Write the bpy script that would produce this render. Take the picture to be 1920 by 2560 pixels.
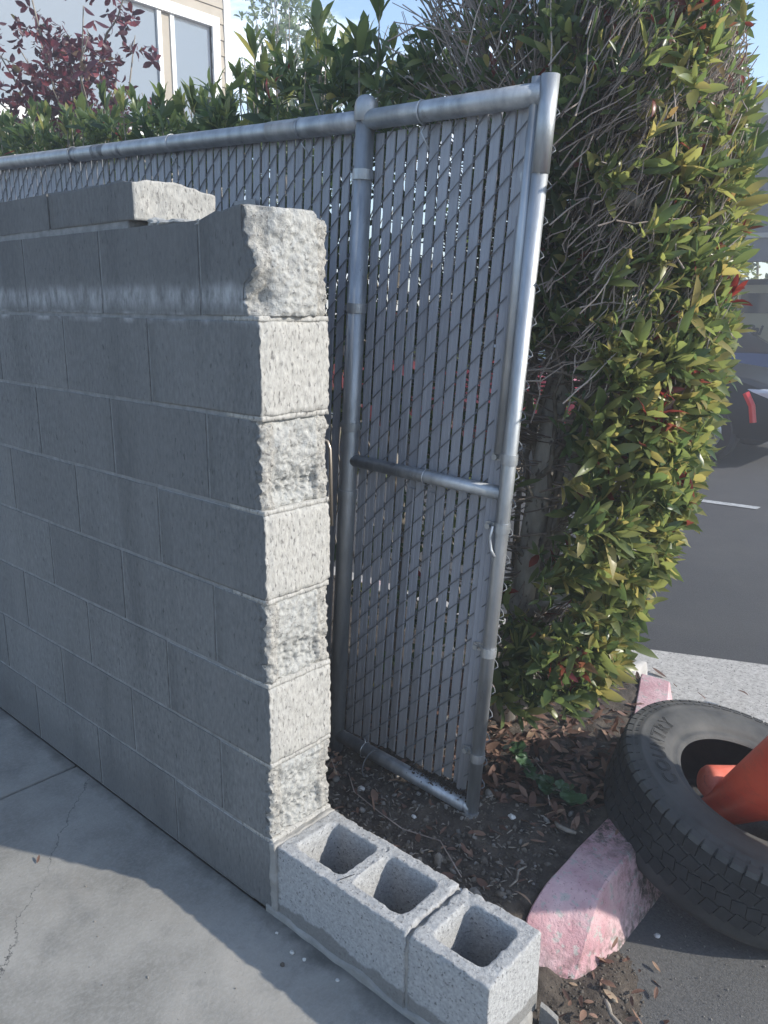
import bpy, bmesh, math, random
import numpy as np
from mathutils import Vector, Matrix, noise as mn
random.seed(7); rng = np.random.default_rng(7)
scene = bpy.context.scene
for o in list(bpy.data.objects): bpy.data.objects.remove(o)
R = math.radians

# ------------------------------------------------------------------ camera, sky, sun, exposure
cd = bpy.data.cameras.new('camera'); cam = bpy.data.objects.new('camera', cd)
scene.collection.objects.link(cam); scene.camera = cam
cam.location = (1.2438, -1.0375, 1.4173)
cam.rotation_mode = 'XYZ'
M0 = Matrix.Rotation(0.720608, 3, 'Z') @ Matrix.Rotation(1.3212, 3, 'X') @ Matrix.Rotation(0.0124518, 3, 'Z')
cam.rotation_euler = M0.to_euler('XYZ')
cd.sensor_fit = 'VERTICAL'; cd.sensor_height = 36; cd.sensor_width = 27; cd.lens = 27.675
cd.clip_start = 0.02; cd.clip_end = 2000
SUN = Vector((0.80, 0.36, 0.50)).normalized()          # towards the sun
elev = math.asin(SUN.z)
wd = bpy.data.worlds.new('World'); scene.world = wd; wd.use_nodes = True
nt = wd.node_tree; N = nt.nodes; L = nt.links; N.clear()
wo = N.new('ShaderNodeOutputWorld'); bg = N.new('ShaderNodeBackground'); bg.inputs[1].default_value = 0.135
sky = N.new('ShaderNodeTexSky'); sky.sky_type = 'NISHITA'; sky.sun_disc = False
sky.sun_elevation = elev; sky.sun_rotation = math.atan2(SUN.x, SUN.y); sky.air_density = 1.0; sky.dust_density = .4; sky.ozone_density = 1.5
tc = N.new('ShaderNodeTexCoord'); mp = N.new('ShaderNodeMapping'); mp.inputs['Scale'].default_value = (1.6, 1.6, 3.4); mp.inputs['Location'].default_value = (0.35, 0.1, 0.2)
cn = N.new('ShaderNodeTexNoise'); cn.inputs['Scale'].default_value = 2.3; cn.inputs['Detail'].default_value = 9; cn.inputs['Roughness'].default_value = .62; cn.inputs['Distortion'].default_value = .5
cr = N.new('ShaderNodeValToRGB'); cr.color_ramp.elements[0].position = .60; cr.color_ramp.elements[1].position = .78
mx = N.new('ShaderNodeMixRGB'); mx.inputs[2].default_value = (7.5, 7.8, 8.2, 1)
L.new(tc.outputs['Generated'], mp.inputs[0]); L.new(mp.outputs[0], cn.inputs[0])
vm = N.new('ShaderNodeVectorMath'); vm.operation = 'DOT_PRODUCT'; vm.inputs[1].default_value = (-.80, .53, .30); L.new(tc.outputs['Generated'], vm.inputs[0])
cm = N.new('ShaderNodeMapRange'); cm.inputs[1].default_value = .80; cm.inputs[2].default_value = .97; L.new(vm.outputs['Value'], cm.inputs[0])
cb = N.new('ShaderNodeMath'); cb.operation = 'MULTIPLY_ADD'; cb.inputs[1].default_value = .13; L.new(cm.outputs[0], cb.inputs[0]); L.new(cn.outputs[0], cb.inputs[2]); L.new(cb.outputs[0], cr.inputs[0])
L.new(cr.outputs[0], mx.inputs[0]); L.new(sky.outputs[0], mx.inputs[1]); L.new(mx.outputs[0], bg.inputs[0]); L.new(bg.outputs[0], wo.inputs[0])
sl = bpy.data.lights.new('sun', 'SUN'); sl.energy = 3.2; sl.angle = R(1.0); sl.color = (1.0, .945, .85)
so = bpy.data.objects.new('sun', sl); scene.collection.objects.link(so)
so.rotation_euler = SUN.to_track_quat('Z', 'Y').to_euler(); so.location = (6, 3, 6)
vs = scene.view_settings; vs.view_transform = 'Standard'; vs.look = 'None'; vs.exposure = 1.15; vs.gamma = 1; vs.use_curve_mapping = False
scene.render.resolution_x = 768; scene.render.resolution_y = 1024
scene.render.engine = 'CYCLES'

# ------------------------------------------------------------------ materials
def mat(name, c1, c2=None, scale=8, rough=.8, metal=0, bump=0, bscale=120, stretch=(1, 1, 1), c3=None, spot=(.62, .72), spscale=30, transl=0, coord='Position', bdist=.004, rough2=None, lo=.35, hi=.65):
    m = bpy.data.materials.new(name); m.use_nodes = True; t = m.node_tree; n = t.nodes; l = t.links
    b = n['Principled BSDF']; b.inputs['Roughness'].default_value = rough; b.inputs['Metallic'].default_value = metal
    if coord == 'Position': src = n.new('ShaderNodeNewGeometry').outputs['Position']
    else: src = n.new('ShaderNodeTexCoord').outputs['Object']
    ma = n.new('ShaderNodeMapping'); ma.inputs['Scale'].default_value = stretch; l.new(src, ma.inputs[0])
    col = None
    def nz(sc, det=6, r=.6):
        q = n.new('ShaderNodeTexNoise'); q.inputs['Scale'].default_value = sc; q.inputs['Detail'].default_value = det; q.inputs['Roughness'].default_value = r
        l.new(ma.outputs[0], q.inputs[0]); return q.outputs[0]
    def ramp(s, a, bb):
        q = n.new('ShaderNodeMapRange'); q.inputs[1].default_value = a; q.inputs[2].default_value = bb; l.new(s, q.inputs[0]); return q.outputs[0]
    def mix(f, a, bb):
        q = n.new('ShaderNodeMixRGB'); l.new(f, q.inputs[0])
        for k, v in ((1, a), (2, bb)):
            if isinstance(v, tuple): q.inputs[k].default_value = (*v, 1)
            else: l.new(v, q.inputs[k])
        return q.outputs[0]
    if c2: col = mix(ramp(nz(scale), lo, hi), c1, c2)
    else: col = None
    if c3: col = mix(ramp(nz(spscale, 4), *spot), col if col is not None else c1, c3)
    if col is not None: l.new(col, b.inputs['Base Color'])
    else: b.inputs['Base Color'].default_value = (*c1, 1)
    if rough2 is not None:
        q = n.new('ShaderNodeMapRange'); q.inputs[3].default_value = rough; q.inputs[4].default_value = rough2; l.new(nz(scale * 1.7), q.inputs[0]); l.new(q.outputs[0], b.inputs['Roughness'])
    if bump:
        bp = n.new('ShaderNodeBump'); bp.inputs['Strength'].default_value = bump; bp.inputs['Distance'].default_value = bdist
        l.new(nz(bscale, 5, .7), bp.inputs['Height']); l.new(bp.outputs[0], b.inputs['Normal'])
    if transl:
        tr = n.new('ShaderNodeBsdfTranslucent'); ms = n.new('ShaderNodeMixShader'); ms.inputs[0].default_value = transl
        if col is not None: l.new(col, tr.inputs[0])
        else: tr.inputs[0].default_value = (*c1, 1)
        l.new(b.outputs[0], ms.inputs[1]); l.new(tr.outputs[0], ms.inputs[2]); l.new(ms.outputs[0], n['Material Output'].inputs[0])
    m['_mix'] = 0
    return m
def tools(m):
    t = m.node_tree; n = t.nodes; l = t.links; b = n['Principled BSDF']
    return t, n, l, b
def overlay(m, fac_fn, colour, also_rough=None):
    """mix another colour over the base colour by a factor socket built by fac_fn(n,l)"""
    t, n, l, b = tools(m); f = fac_fn(n, l); q = n.new('ShaderNodeMixRGB'); l.new(f, q.inputs[0])
    inp = b.inputs['Base Color']
    if inp.is_linked: l.new(inp.links[0].from_socket, q.inputs[1])
    else: q.inputs[1].default_value = inp.default_value
    q.inputs[2].default_value = (*colour, 1); l.new(q.outputs[0], inp)
def MATH(n, l, op, a, b=None, clamp=False):
    q = n.new('ShaderNodeMath'); q.operation = op; q.use_clamp = clamp
    for k, v in ((0, a), (1, b)):
        if v is None: continue
        if isinstance(v, (int, float)): q.inputs[k].default_value = v
        else: l.new(v, q.inputs[k])
    return q.outputs[0]
def NOISE(n, l, scale, stretch=(1, 1, 1), det=5, r=.6):
    g = n.new('ShaderNodeNewGeometry'); ma = n.new('ShaderNodeMapping'); ma.inputs['Scale'].default_value = stretch; l.new(g.outputs['Position'], ma.inputs[0])
    q = n.new('ShaderNodeTexNoise'); q.inputs['Scale'].default_value = scale; q.inputs['Detail'].default_value = det; q.inputs['Roughness'].default_value = r; l.new(ma.outputs[0], q.inputs[0]); return q.outputs[0]
def RANGE(n, l, s, a, b, c=0., d=1.):
    q = n.new('ShaderNodeMapRange'); q.inputs[1].default_value = a; q.inputs[2].default_value = b; q.inputs[3].default_value = c; q.inputs[4].default_value = d; l.new(s, q.inputs[0]); return q.outputs[0]
def XYZ(n, l):
    g = n.new('ShaderNodeNewGeometry'); s = n.new('ShaderNodeSeparateXYZ'); l.new(g.outputs['Position'], s.inputs[0]); return s.outputs
def BAND(n, l, v, c, w, soft):   # 1 inside |v-c|<w
    d = MATH(n, l, 'ABSOLUTE', MATH(n, l, 'SUBTRACT', v, c)); return RANGE(n, l, d, w + soft, w)

M_block = mat('old_grey_block', (.105, .108, .108), (.205, .208, .205), scale=115, rough=.95, bump=.9, bscale=150, stretch=(1, 1, .4), c3=(.055, .055, .055), spot=(.60, .68), spscale=95, bdist=.003, lo=.3, hi=.7)
def efflo(n, l):
    x, y, z = XYZ(n, l)
    drip = NOISE(n, l, 26, (1, 1, .35), 6, .7)
    edge = MATH(n, l, 'ADD', z, MATH(n, l, 'MULTIPLY', NOISE(n, l, 14, (1, 1, .1), 4), .05))
    a = MATH(n, l, 'MULTIPLY', BAND(n, l, edge, 1.468, .010, .022), RANGE(n, l, drip, .40, .62))
    a2 = MATH(n, l, 'MULTIPLY', BAND(n, l, z, 1.397, .004, .012), RANGE(n, l, NOISE(n, l, 12), .45, .62))
    b = MATH(n, l, 'MULTIPLY', RANGE(n, l, NOISE(n, l, 4.3, (1, 1, .35), 8, .8), .56, .76), .45)
    c = MATH(n, l, 'MAXIMUM', a, a2)
    return MATH(n, l, 'MULTIPLY', c, .75, True)
overlay(M_block, efflo, (.52, .53, .54))
overlay(M_block, lambda n, l: MATH(n, l, 'MULTIPLY', RANGE(n, l, NOISE(n, l, 2.2, (1, 1, .6), 7, .7), .42, .66), .45), (.22, .22, .215))
def perblock(n, l):
    q = n.new('ShaderNodeObjectInfo'); return RANGE(n, l, q.outputs['Random'], 0, 1, 0, .35)
overlay(M_block, perblock, (.085, .088, .09))
overlay(M_block, lambda n, l: MATH(n, l, 'MULTIPLY', RANGE(n, l, NOISE(n, l, 5, (1, 1, .16), 7, .75), .50, .66), .45), (.065, .068, .07))
overlay(M_block, lambda n, l: MATH(n, l, 'MULTIPLY', RANGE(n, l, MATH(n, l, 'ADD', XYZ(n, l)[2], MATH(n, l, 'MULTIPLY', NOISE(n, l, 12, (1, 1, .3), 5, .7), .05)), 1.48, 1.52), .38), (.075, .078, .08))
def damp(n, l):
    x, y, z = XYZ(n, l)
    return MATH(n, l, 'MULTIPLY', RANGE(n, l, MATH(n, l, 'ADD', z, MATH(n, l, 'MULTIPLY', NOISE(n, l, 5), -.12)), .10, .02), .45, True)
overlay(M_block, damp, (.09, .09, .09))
M_mortar = mat('old_mortar', (.17, .175, .175), (.27, .275, .275), scale=30, rough=.95, bump=.8, bscale=160)
M_broken = mat('broken_block_face', (.22, .215, .20), (.47, .455, .42), scale=105, rough=.95, bump=1, bscale=170, c3=(.12, .115, .11), spot=(.58, .66), spscale=130, bdist=.005, lo=.3, hi=.7)
M_cut = mat('block_end_face', (.265, .26, .243), (.44, .43, .405), scale=125, rough=.95, bump=.9, bscale=160, stretch=(1, 1, .45), c3=(.14, .135, .13), spot=(.57, .66), spscale=140, bdist=.003, lo=.3, hi=.7)
M_grout = mat('pale_grout', (.26, .26, .25), (.46, .46, .44), scale=75, rough=.95, bump=1, bscale=140, c3=(.17, .168, .16), spot=(.58, .68), spscale=90, bdist=.005, lo=.3, hi=.7)
M_newblock = mat('new_grey_block', (.27, .274, .275), (.44, .444, .445), scale=130, rough=.95, bump=1, bscale=150, c3=(.12, .12, .12), spot=(.59, .67), spscale=150, bdist=.004, lo=.3, hi=.7)
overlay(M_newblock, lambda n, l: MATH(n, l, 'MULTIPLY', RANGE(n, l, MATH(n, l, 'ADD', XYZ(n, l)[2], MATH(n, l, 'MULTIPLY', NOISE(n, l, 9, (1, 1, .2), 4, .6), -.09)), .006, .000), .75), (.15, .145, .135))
M_newmortar = mat('fresh_mortar', (.23, .225, .21), (.34, .33, .31), scale=18, rough=.95, bump=.8, bscale=120)
M_pad = mat('trowelled_concrete', (.175, .170, .154), (.30, .29, .265), scale=3.4, rough=.8, bump=.5, bscale=110, c3=(.135, .135, .128), spot=(.54, .84), spscale=8, bdist=.003, rough2=.95)
overlay(M_pad, lambda n, l: MATH(n, l, 'MULTIPLY', RANGE(n, l, NOISE(n, l, 130, (1, .5, 1), 4, .8), .45, .62), .28), (.36, .36, .345))
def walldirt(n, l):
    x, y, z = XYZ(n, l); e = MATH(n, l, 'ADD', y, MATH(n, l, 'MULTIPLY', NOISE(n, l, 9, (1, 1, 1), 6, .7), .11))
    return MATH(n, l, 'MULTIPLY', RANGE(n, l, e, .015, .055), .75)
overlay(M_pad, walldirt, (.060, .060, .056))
def crack(n, l):
    x, y, z = XYZ(n, l); w = MATH(n, l, 'ADD', MATH(n, l, 'ADD', y, MATH(n, l, 'MULTIPLY', x, .9)), MATH(n, l, 'MULTIPLY', NOISE(n, l, 6, (1, 1, 1), 7, .7), .16))
    return MATH(n, l, 'MULTIPLY', BAND(n, l, w, -.72, .0006, .0012), RANGE(n, l, NOISE(n, l, 3), .40, .5))
overlay(M_pad, crack, (.05, .05, .05))
def padstain(n, l): return MATH(n, l, 'MULTIPLY', RANGE(n, l, NOISE(n, l, 60, (1, 1, 1), 3, .8), .68, .74), .7)
overlay(M_pad, padstain, (.10, .10, .10))
def padwear(n, l): return MATH(n, l, 'MULTIPLY', RANGE(n, l, NOISE(n, l, 1.4, (1, 2.2, 1), 8, .7), .50, .66), .35)
overlay(M_pad, padwear, (.33, .305, .27))
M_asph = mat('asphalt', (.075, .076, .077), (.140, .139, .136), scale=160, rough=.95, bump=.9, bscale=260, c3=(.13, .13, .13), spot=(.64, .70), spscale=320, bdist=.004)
def dust(n, l):
    x, y, z = XYZ(n, l)
    return MATH(n, l, 'MULTIPLY', RANGE(n, l, NOISE(n, l, 1.7, (1, 1, 1), 8, .7), .38, .64), .7)
overlay(M_asph, dust, (.105, .102, .095))
M_sunlit_tone = mat('sunlight_toned_paving', (.33, .315, .29), (.50, .48, .45), scale=60, rough=.95, bump=.9, bscale=180, c3=(.12, .115, .11), spot=(.58, .66), spscale=110, bdist=.005)  # sunlight on this strip is put into the pale paving colour
M_soil = mat('dark_soil', (.040, .032, .026), (.115, .095, .077), scale=22, rough=.98, bump=1, bscale=150, c3=(.12, .10, .08), spot=(.62, .70), spscale=70, bdist=.008)
M_clod = mat('soil_clod', (.065, .055, .045), (.17, .15, .125), scale=20, rough=.98, bump=.8, bscale=150)
M_white = mat('white_stone', (.46, .45, .43), (.60, .59, .56), scale=60, rough=.9, bump=.5)
M_stone = mat('grey_stone', (.16, .15, .135), (.27, .25, .225), scale=40, rough=.95, bump=.7)
M_kerb = mat('faded_pink_kerb_paint', (.45, .245, .265), (.60, .43, .44), scale=9, rough=.85, bump=.8, bscale=90, c3=(.43, .39, .37), spot=(.57, .63), spscale=38, bdist=.006)
overlay(M_kerb, lambda n, l: MATH(n, l, 'MULTIPLY', RANGE(n, l, NOISE(n, l, 110, (1, 1, 1), 3, .8), .60, .66), .6), (.16, .11, .11))
def moss(n, l):
    x, y, z = XYZ(n, l)
    far = MATH(n, l, 'MULTIPLY', RANGE(n, l, MATH(n, l, 'ADD', y, MATH(n, l, 'MULTIPLY', NOISE(n, l, 12), .22)), .60, .78), RANGE(n, l, y, 1.15, .95))
    a = RANGE(n, l, NOISE(n, l, 42, (1, 1, 1), 6, .75), .44, .58)
    low = MATH(n, l, 'MULTIPLY', RANGE(n, l, z, .05, -.03), RANGE(n, l, NOISE(n, l, 50), .45, .60))
    return MATH(n, l, 'MAXIMUM', MATH(n, l, 'MULTIPLY', MATH(n, l, 'MULTIPLY', a, far), .9), MATH(n, l, 'MULTIPLY', low, .8), True)
overlay(M_cone, lambda n, l: MATH(n, l, 'MULTIPLY', RANGE(n, l, NOISE(n, l, 9, (1, 1, 1), 8, .8), .48, .7), .55), (.30, .06, .04)) if False else None
overlay(M_kerb, moss, (.055, .055, .042))
M_galv = mat('galvanised_pipe', (.29, .31, .33), (.46, .48, .50), scale=28, rough=.36, metal=.75, bump=.2, bscale=90, stretch=(1, 1, .25), c3=(.13, .14, .155), spot=(.62, .68), spscale=11, rough2=.62)
overlay(M_galv, lambda n, l: MATH(n, l, 'MULTIPLY', RANGE(n, l, NOISE(n, l, 30, (1, 1, .5), 6, .8), .62, .72), .7), (.15, .095, .06))
M_wire = mat('dull_fence_wire', (.13, .14, .155), (.19, .20, .215), scale=60, rough=.6, metal=.4)
M_bright = mat('bright_wire', (.55, .56, .57), rough=.35, metal=.8)
M_rod = mat('bronze_rod', (.42, .36, .29), rough=.35, metal=.8)
M_slat = mat('grey_plastic_slat', (.26, .275, .315), (.32, .335, .375), scale=12, rough=.5, stretch=(2, 2, .25), bump=.15, bscale=40)
overlay(M_slat, lambda n, l: RANGE(n, l, n.new('ShaderNodeObjectInfo').outputs['Random'], 0, 1, 0, .45), (.20, .21, .235))
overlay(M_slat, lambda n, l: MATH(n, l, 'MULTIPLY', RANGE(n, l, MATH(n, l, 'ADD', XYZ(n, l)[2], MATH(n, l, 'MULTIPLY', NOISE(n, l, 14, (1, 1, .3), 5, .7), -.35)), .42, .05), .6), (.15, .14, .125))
M_bark = mat('grey_bark', (.15, .13, .105), (.32, .285, .24), scale=30, rough=.95, bump=1, bscale=90, stretch=(1, 1, .4), c3=(.34, .33, .29), spot=(.60, .68), spscale=45)
M_rubber = mat('dusty_rubber', (.032, .033, .034), (.075, .074, .071), scale=9, rough=.75, bump=.25, bscale=60, c3=(.075, .074, .070), spot=(.52, .72), spscale=5)
M_tread = mat('black_tread_rubber', (.014, .015, .017), (.026, .027, .029), scale=14, rough=.8, bump=.3, bscale=80)
M_cone = mat('scuffed_orange_plastic', (.62, .060, .028), (.72, .10, .045), scale=5, rough=.42, bump=.06, bscale=30, c3=(.55, .15, .10), spot=(.62, .74), spscale=14)
M_conefade = mat('faded_orange_plastic', (.62, .11, .055), (.74, .20, .13), scale=30, rough=.6, c3=(.40, .10, .07), spot=(.6, .7), spscale=40)
overlay(M_cone, lambda n, l: MATH(n, l, 'MULTIPLY', RANGE(n, l, NOISE(n, l, 12, (1, 1, 3), 8, .8), .50, .68), .5), (.36, .07, .045))
M_siding = mat('beige_siding', (.31, .275, .225), (.36, .32, .265), scale=3, rough=.8)
M_trim = mat('white_trim', (.72, .72, .70), rough=.6)
M_glass = mat('window_glass', (.16, .19, .22), rough=.08, metal=.0)
M_glass.node_tree.nodes['Principled BSDF'].inputs['Specular IOR Level'].default_value = 1.0
M_blind = mat('pale_blind', (.58, .60, .62), rough=.8)
M_port = mat('grey_stucco', (.155, .155, .16), (.19, .19, .195), scale=4, rough=.9)
M_portlight = mat('pale_fascia_paint', (.42, .40, .36), rough=.7)
M_roof = mat('roof_shingle', (.20, .18, .16), (.28, .25, .22), scale=20, rough=.9)
M_red = mat('red_car_paint', (.42, .012, .022), rough=.22)
M_blue = mat('dark_blue_car_paint', (.022, .045, .12), rough=.2)
M_blackp = mat('black_car_paint', (.012, .013, .016), rough=.3)
M_blackp.node_tree.nodes['Principled BSDF'].inputs['Specular IOR Level'].default_value = .2
M_beige = mat('beige_van_paint', (.34, .30, .19), rough=.4)
M_carglass = mat('dark_car_glass', (.015, .018, .022), rough=.06)
M_black = mat('black_trim', (.015, .015, .016), rough=.5)
M_lamp = mat('headlight_lens', (.62, .64, .65), rough=.1, metal=.3)
M_rim = mat('alloy_rim', (.35, .36, .37), rough=.3, metal=.8)
M_redrefl = mat('red_marker', (.55, .02, .02), rough=.3)
M_paintline = mat('worn_white_line', (.45, .46, .46), (.25, .26, .26), scale=25, rough=.9)

def leafmat(name, stops, transl=.32, rough=.42):
    m = bpy.data.materials.new(name); m.use_nodes = True; t = m.node_tree; n = t.nodes; l = t.links; b = n['Principled BSDF']
    a = n.new('ShaderNodeAttribute'); a.attribute_name = 'tint'; r = n.new('ShaderNodeValToRGB'); r.color_ramp.interpolation = 'LINEAR'
    e = r.color_ramp.elements
    while len(e) > 1: e.remove(e[-1])
    e[0].position = stops[0][0]; e[0].color = (*stops[0][1], 1)
    for p, c in stops[1:]:
        q = e.new(p); q.color = (*c, 1)
    l.new(a.outputs['Fac'], r.inputs[0]); l.new(r.outputs[0], b.inputs['Base Color']); b.inputs['Roughness'].default_value = rough
    tr = n.new('ShaderNodeBsdfTranslucent'); ms = n.new('ShaderNodeMixShader'); ms.inputs[0].default_value = transl
    hs = n.new('ShaderNodeHueSaturation'); hs.inputs['Value'].default_value = 1.7; hs.inputs['Saturation'].default_value = 1.1
    l.new(r.outputs[0], hs.inputs['Color']); l.new(hs.outputs[0], tr.inputs[0]); l.new(b.outputs[0], ms.inputs[1]); l.new(tr.outputs[0], ms.inputs[2]); l.new(ms.outputs[0], n['Material Output'].inputs[0])
    return m
GREENS = [(0, (.040, .070, .034)), (.35, (.075, .115, .045)), (.62, (.145, .180, .065)), (.80, (.235, .245, .085)), (.90, (.31, .26, .10)), (.93, (.17, .062, .045)), (1.0, (.20, .035, .035))]
M_leaf = leafmat('shrub_leaf', GREENS, .46, .34)
M_dead = leafmat('dead_leaf', [(0, (.085, .050, .040)), (.4, (.16, .088, .062)), (.75, (.26, .165, .115)), (1, (.40, .29, .19))], .15, .75)
M_redleaf = leafmat('wine_red_leaf', [(0, (.045, .018, .026)), (.6, (.09, .028, .040)), (.9, (.20, .045, .055)), (1, (.08, .09, .03))], .4)
M_clover = leafmat('ground_plant_leaf', [(0, (.03, .07, .03)), (1, (.06, .12, .05))], .2)
M_treeleaf = leafmat('pale_tree_leaf', [(0, (.10, .15, .07)), (1, (.20, .25, .12))], .4)
M_farhedge = leafmat('yellow_green_leaf', [(0, (.09, .12, .03)), (.6, (.22, .24, .06)), (1, (.45, .38, .08))], .4)
M_trunk = mat('lichened_trunk_bark', (.30, .27, .235), (.55, .52, .47), scale=22, rough=.95, bump=1, bscale=80, stretch=(1, 1, .4), c3=(.10, .09, .075), spot=(.58, .66), spscale=40)
M_twig = mat('dry_twig', (.17, .135, .115), (.44, .375, .33), scale=7, rough=.9)

# ------------------------------------------------------------------ geometry helpers
col = scene.collection
def link(name, me, parent=None):
    o = bpy.data.objects.new(name, me); col.objects.link(o)
    if parent: o.parent = parent
    return o
def tag(o, label=None, cat=None, group=None, kind=None):
    if label: o['label'] = label
    if cat: o['category'] = cat
    if group: o['group'] = group
    if kind: o['kind'] = kind
    return o
def empty(name, loc, label, cat, group=None):
    o = bpy.data.objects.new(name, None); col.objects.link(o); o.location = loc; o.empty_display_size = .1
    return tag(o, label, cat, group)
class MB:
    """collects geometry in world coordinates, or relative to an origin"""
    def __init__(s): s.v = []; s.f = []; s.mi = []
    def add(s, vs, fs, mi=0):
        b = len(s.v); s.v.extend([tuple(p) for p in vs]); s.f.extend([tuple(b + i for i in f) for f in fs]); s.mi.extend([mi] * len(fs)); return s
    def box(s, a, b, mi=0, M=None):
        x0, y0, z0 = a; x1, y1, z1 = b
        vs = [(x0, y0, z0), (x1, y0, z0), (x1, y1, z0), (x0, y1, z0), (x0, y0, z1), (x1, y0, z1), (x1, y1, z1), (x0, y1, z1)]
        if M is not None: vs = [M @ Vector(p) for p in vs]
        return s.add(vs, [(0, 3, 2, 1), (4, 5, 6, 7), (0, 1, 5, 4), (1, 2, 6, 5), (2, 3, 7, 6), (3, 0, 4, 7)], mi)
    def tube(s, pts, r, n=8, mi=0, caps=True):
        pts = [Vector(p) for p in pts]; k = len(pts); rs = r if isinstance(r, (list, tuple)) else [r] * k
        vs = []; up = None
        for i, p in enumerate(pts):
            d = (pts[min(i + 1, k - 1)] - pts[max(i - 1, 0)]).normalized()
            if up is None: up = d.orthogonal().normalized()
            up = (up - d * up.dot(d)); up = up.normalized() if up.length > 1e-6 else d.orthogonal().normalized()
            w = d.cross(up)
            for j in range(n):
                a = 2 * math.pi * j / n; vs.append(p + (up * math.cos(a) + w * math.sin(a)) * rs[i])
        fs = [(i * n + j, i * n + (j + 1) % n, (i + 1) * n + (j + 1) % n, (i + 1) * n + j) for i in range(k - 1) for j in range(n)]
        if caps: fs += [tuple(range(n - 1, -1, -1)), tuple((k - 1) * n + j for j in range(n))]
        return s.add(vs, fs, mi)
    def lathe(s, prof, n=32, M=None, mi=0):   # prof: (r,z)
        vs = []; k = len(prof)
        for r, z in prof:
            for j in range(n):
                a = 2 * math.pi * j / n; p = Vector((r * math.cos(a), r * math.sin(a), z)); vs.append(M @ p if M is not None else p)
        return s.add(vs, [(i * n + j, i * n + (j + 1) % n, (i + 1) * n + (j + 1) % n, (i + 1) * n + j) for i in range(k - 1) for j in range(n)], mi)
    def prism(s, poly, axis, a, b, mi=0):     # poly 2D extruded along axis between a and b
        k = len(poly)
        def P(p, t):
            q = list(p); q.insert(axis, t); return tuple(q)
        vs = [P(p, a) for p in poly] + [P(p, b) for p in poly]
        fs = [(i, (i + 1) % k, k + (i + 1) % k, k + i) for i in range(k)] + [tuple(range(k - 1, -1, -1)), tuple(range(k, 2 * k))]
        return s.add(vs, fs, mi)
    def build(s, name, m, parent=None, smooth=False, kind=None, bevel=0, origin=(0, 0, 0)):
        me = bpy.data.meshes.new(name); o3 = Vector(origin)
        me.from_pydata([tuple(Vector(p) - o3) for p in s.v], [], s.f)
        ms = m if isinstance(m, (list, tuple)) else [m]
        for q in ms: me.materials.append(q)
        if len(ms) > 1: me.polygons.foreach_set('material_index', s.mi)
        bm = bmesh.new(); bm.from_mesh(me); bmesh.ops.recalc_face_normals(bm, faces=bm.faces)
        if bevel: bmesh.ops.bevel(bm, geom=list(bm.edges), offset=bevel, segments=2, affect='EDGES', profile=.6)
        bm.to_mesh(me); bm.free()
        if smooth: me.polygons.foreach_set('use_smooth', [True] * len(me.polygons))
        me.update(); o = link(name, me, parent)
        o.location = o3 - (parent.location if parent else Vector((0, 0, 0)))
        if kind: o['kind'] = kind
        return o
def fill(name, V, F, m, parent=None, kind=None, tint=None, smooth=False, loc=None):
    """numpy mesh: V (n,3), F (k,4) or (k,3); tint per vertex"""
    me = bpy.data.meshes.new(name); V = np.asarray(V, np.float32); F = np.asarray(F, np.int32); k = F.shape[1]
    me.vertices.add(len(V)); me.vertices.foreach_set('co', V.ravel()); me.loops.add(F.size); me.loops.foreach_set('vertex_index', F.ravel())
    me.polygons.add(len(F)); me.polygons.foreach_set('loop_start', np.arange(0, F.size, k, dtype=np.int32)); me.polygons.foreach_set('loop_total', np.full(len(F), k, np.int32))
    if smooth: me.polygons.foreach_set('use_smooth', np.ones(len(F), bool))
    if tint is not None:
        at = me.attributes.new('tint', 'FLOAT', 'POINT'); at.data.foreach_set('value', np.asarray(tint, np.float32))
    me.materials.append(m); me.update(calc_edges=True); o = link(name, me, parent)
    if parent: o.location = -parent.location
    if kind: o['kind'] = kind
    return o
def fbm(p, s, o=3):
    v = 0; a = 1; q = Vector(p) * s
    for _ in range(o): v += a * mn.noise(q); q = q * 2.1 + Vector((3.1, 7.7, 1.3)); a *= .5
    return v
def sstep(a, b, x):
    t = min(1, max(0, (x - a) / (b - a))); return t * t * (3 - 2 * t)
def gridbox(xs, ys, zs, D, mats=None):
    """closed box surface sampled on the given coordinates, deformed by D"""
    idx = {}; V = []; F = []; nx, ny, nz = len(xs) - 1, len(ys) - 1, len(zs) - 1
    def vi(i, j, k):
        if (i, j, k) not in idx: idx[(i, j, k)] = len(V); V.append(tuple(D(xs[i], ys[j], zs[k])))
        return idx[(i, j, k)]
    MI = []
    for i in range(nx):
        for j in range(ny):
            F.append((vi(i, j, 0), vi(i, j + 1, 0), vi(i + 1, j + 1, 0), vi(i + 1, j, 0))); MI.append(2)
            F.append((vi(i, j, nz), vi(i + 1, j, nz), vi(i + 1, j + 1, nz), vi(i, j + 1, nz))); MI.append(2)
    for i in range(nx):
        for k in range(nz):
            F.append((vi(i, 0, k), vi(i + 1, 0, k), vi(i + 1, 0, k + 1), vi(i, 0, k + 1))); MI.append(0)
            F.append((vi(i, ny, k), vi(i, ny, k + 1), vi(i + 1, ny, k + 1), vi(i + 1, ny, k))); MI.append(0)
    for j in range(ny):
        for k in range(nz):
            F.append((vi(0, j, k), vi(0, j, k + 1), vi(0, j + 1, k + 1), vi(0, j + 1, k))); MI.append(1)
            F.append((vi(nx, j, k), vi(nx, j + 1, k), vi(nx, j + 1, k + 1), vi(nx, j, k + 1))); MI.append(1)
    return V, F, MI
def lin(a, b, n): return [a + (b - a) * i / n for i in range(n + 1)]

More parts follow.
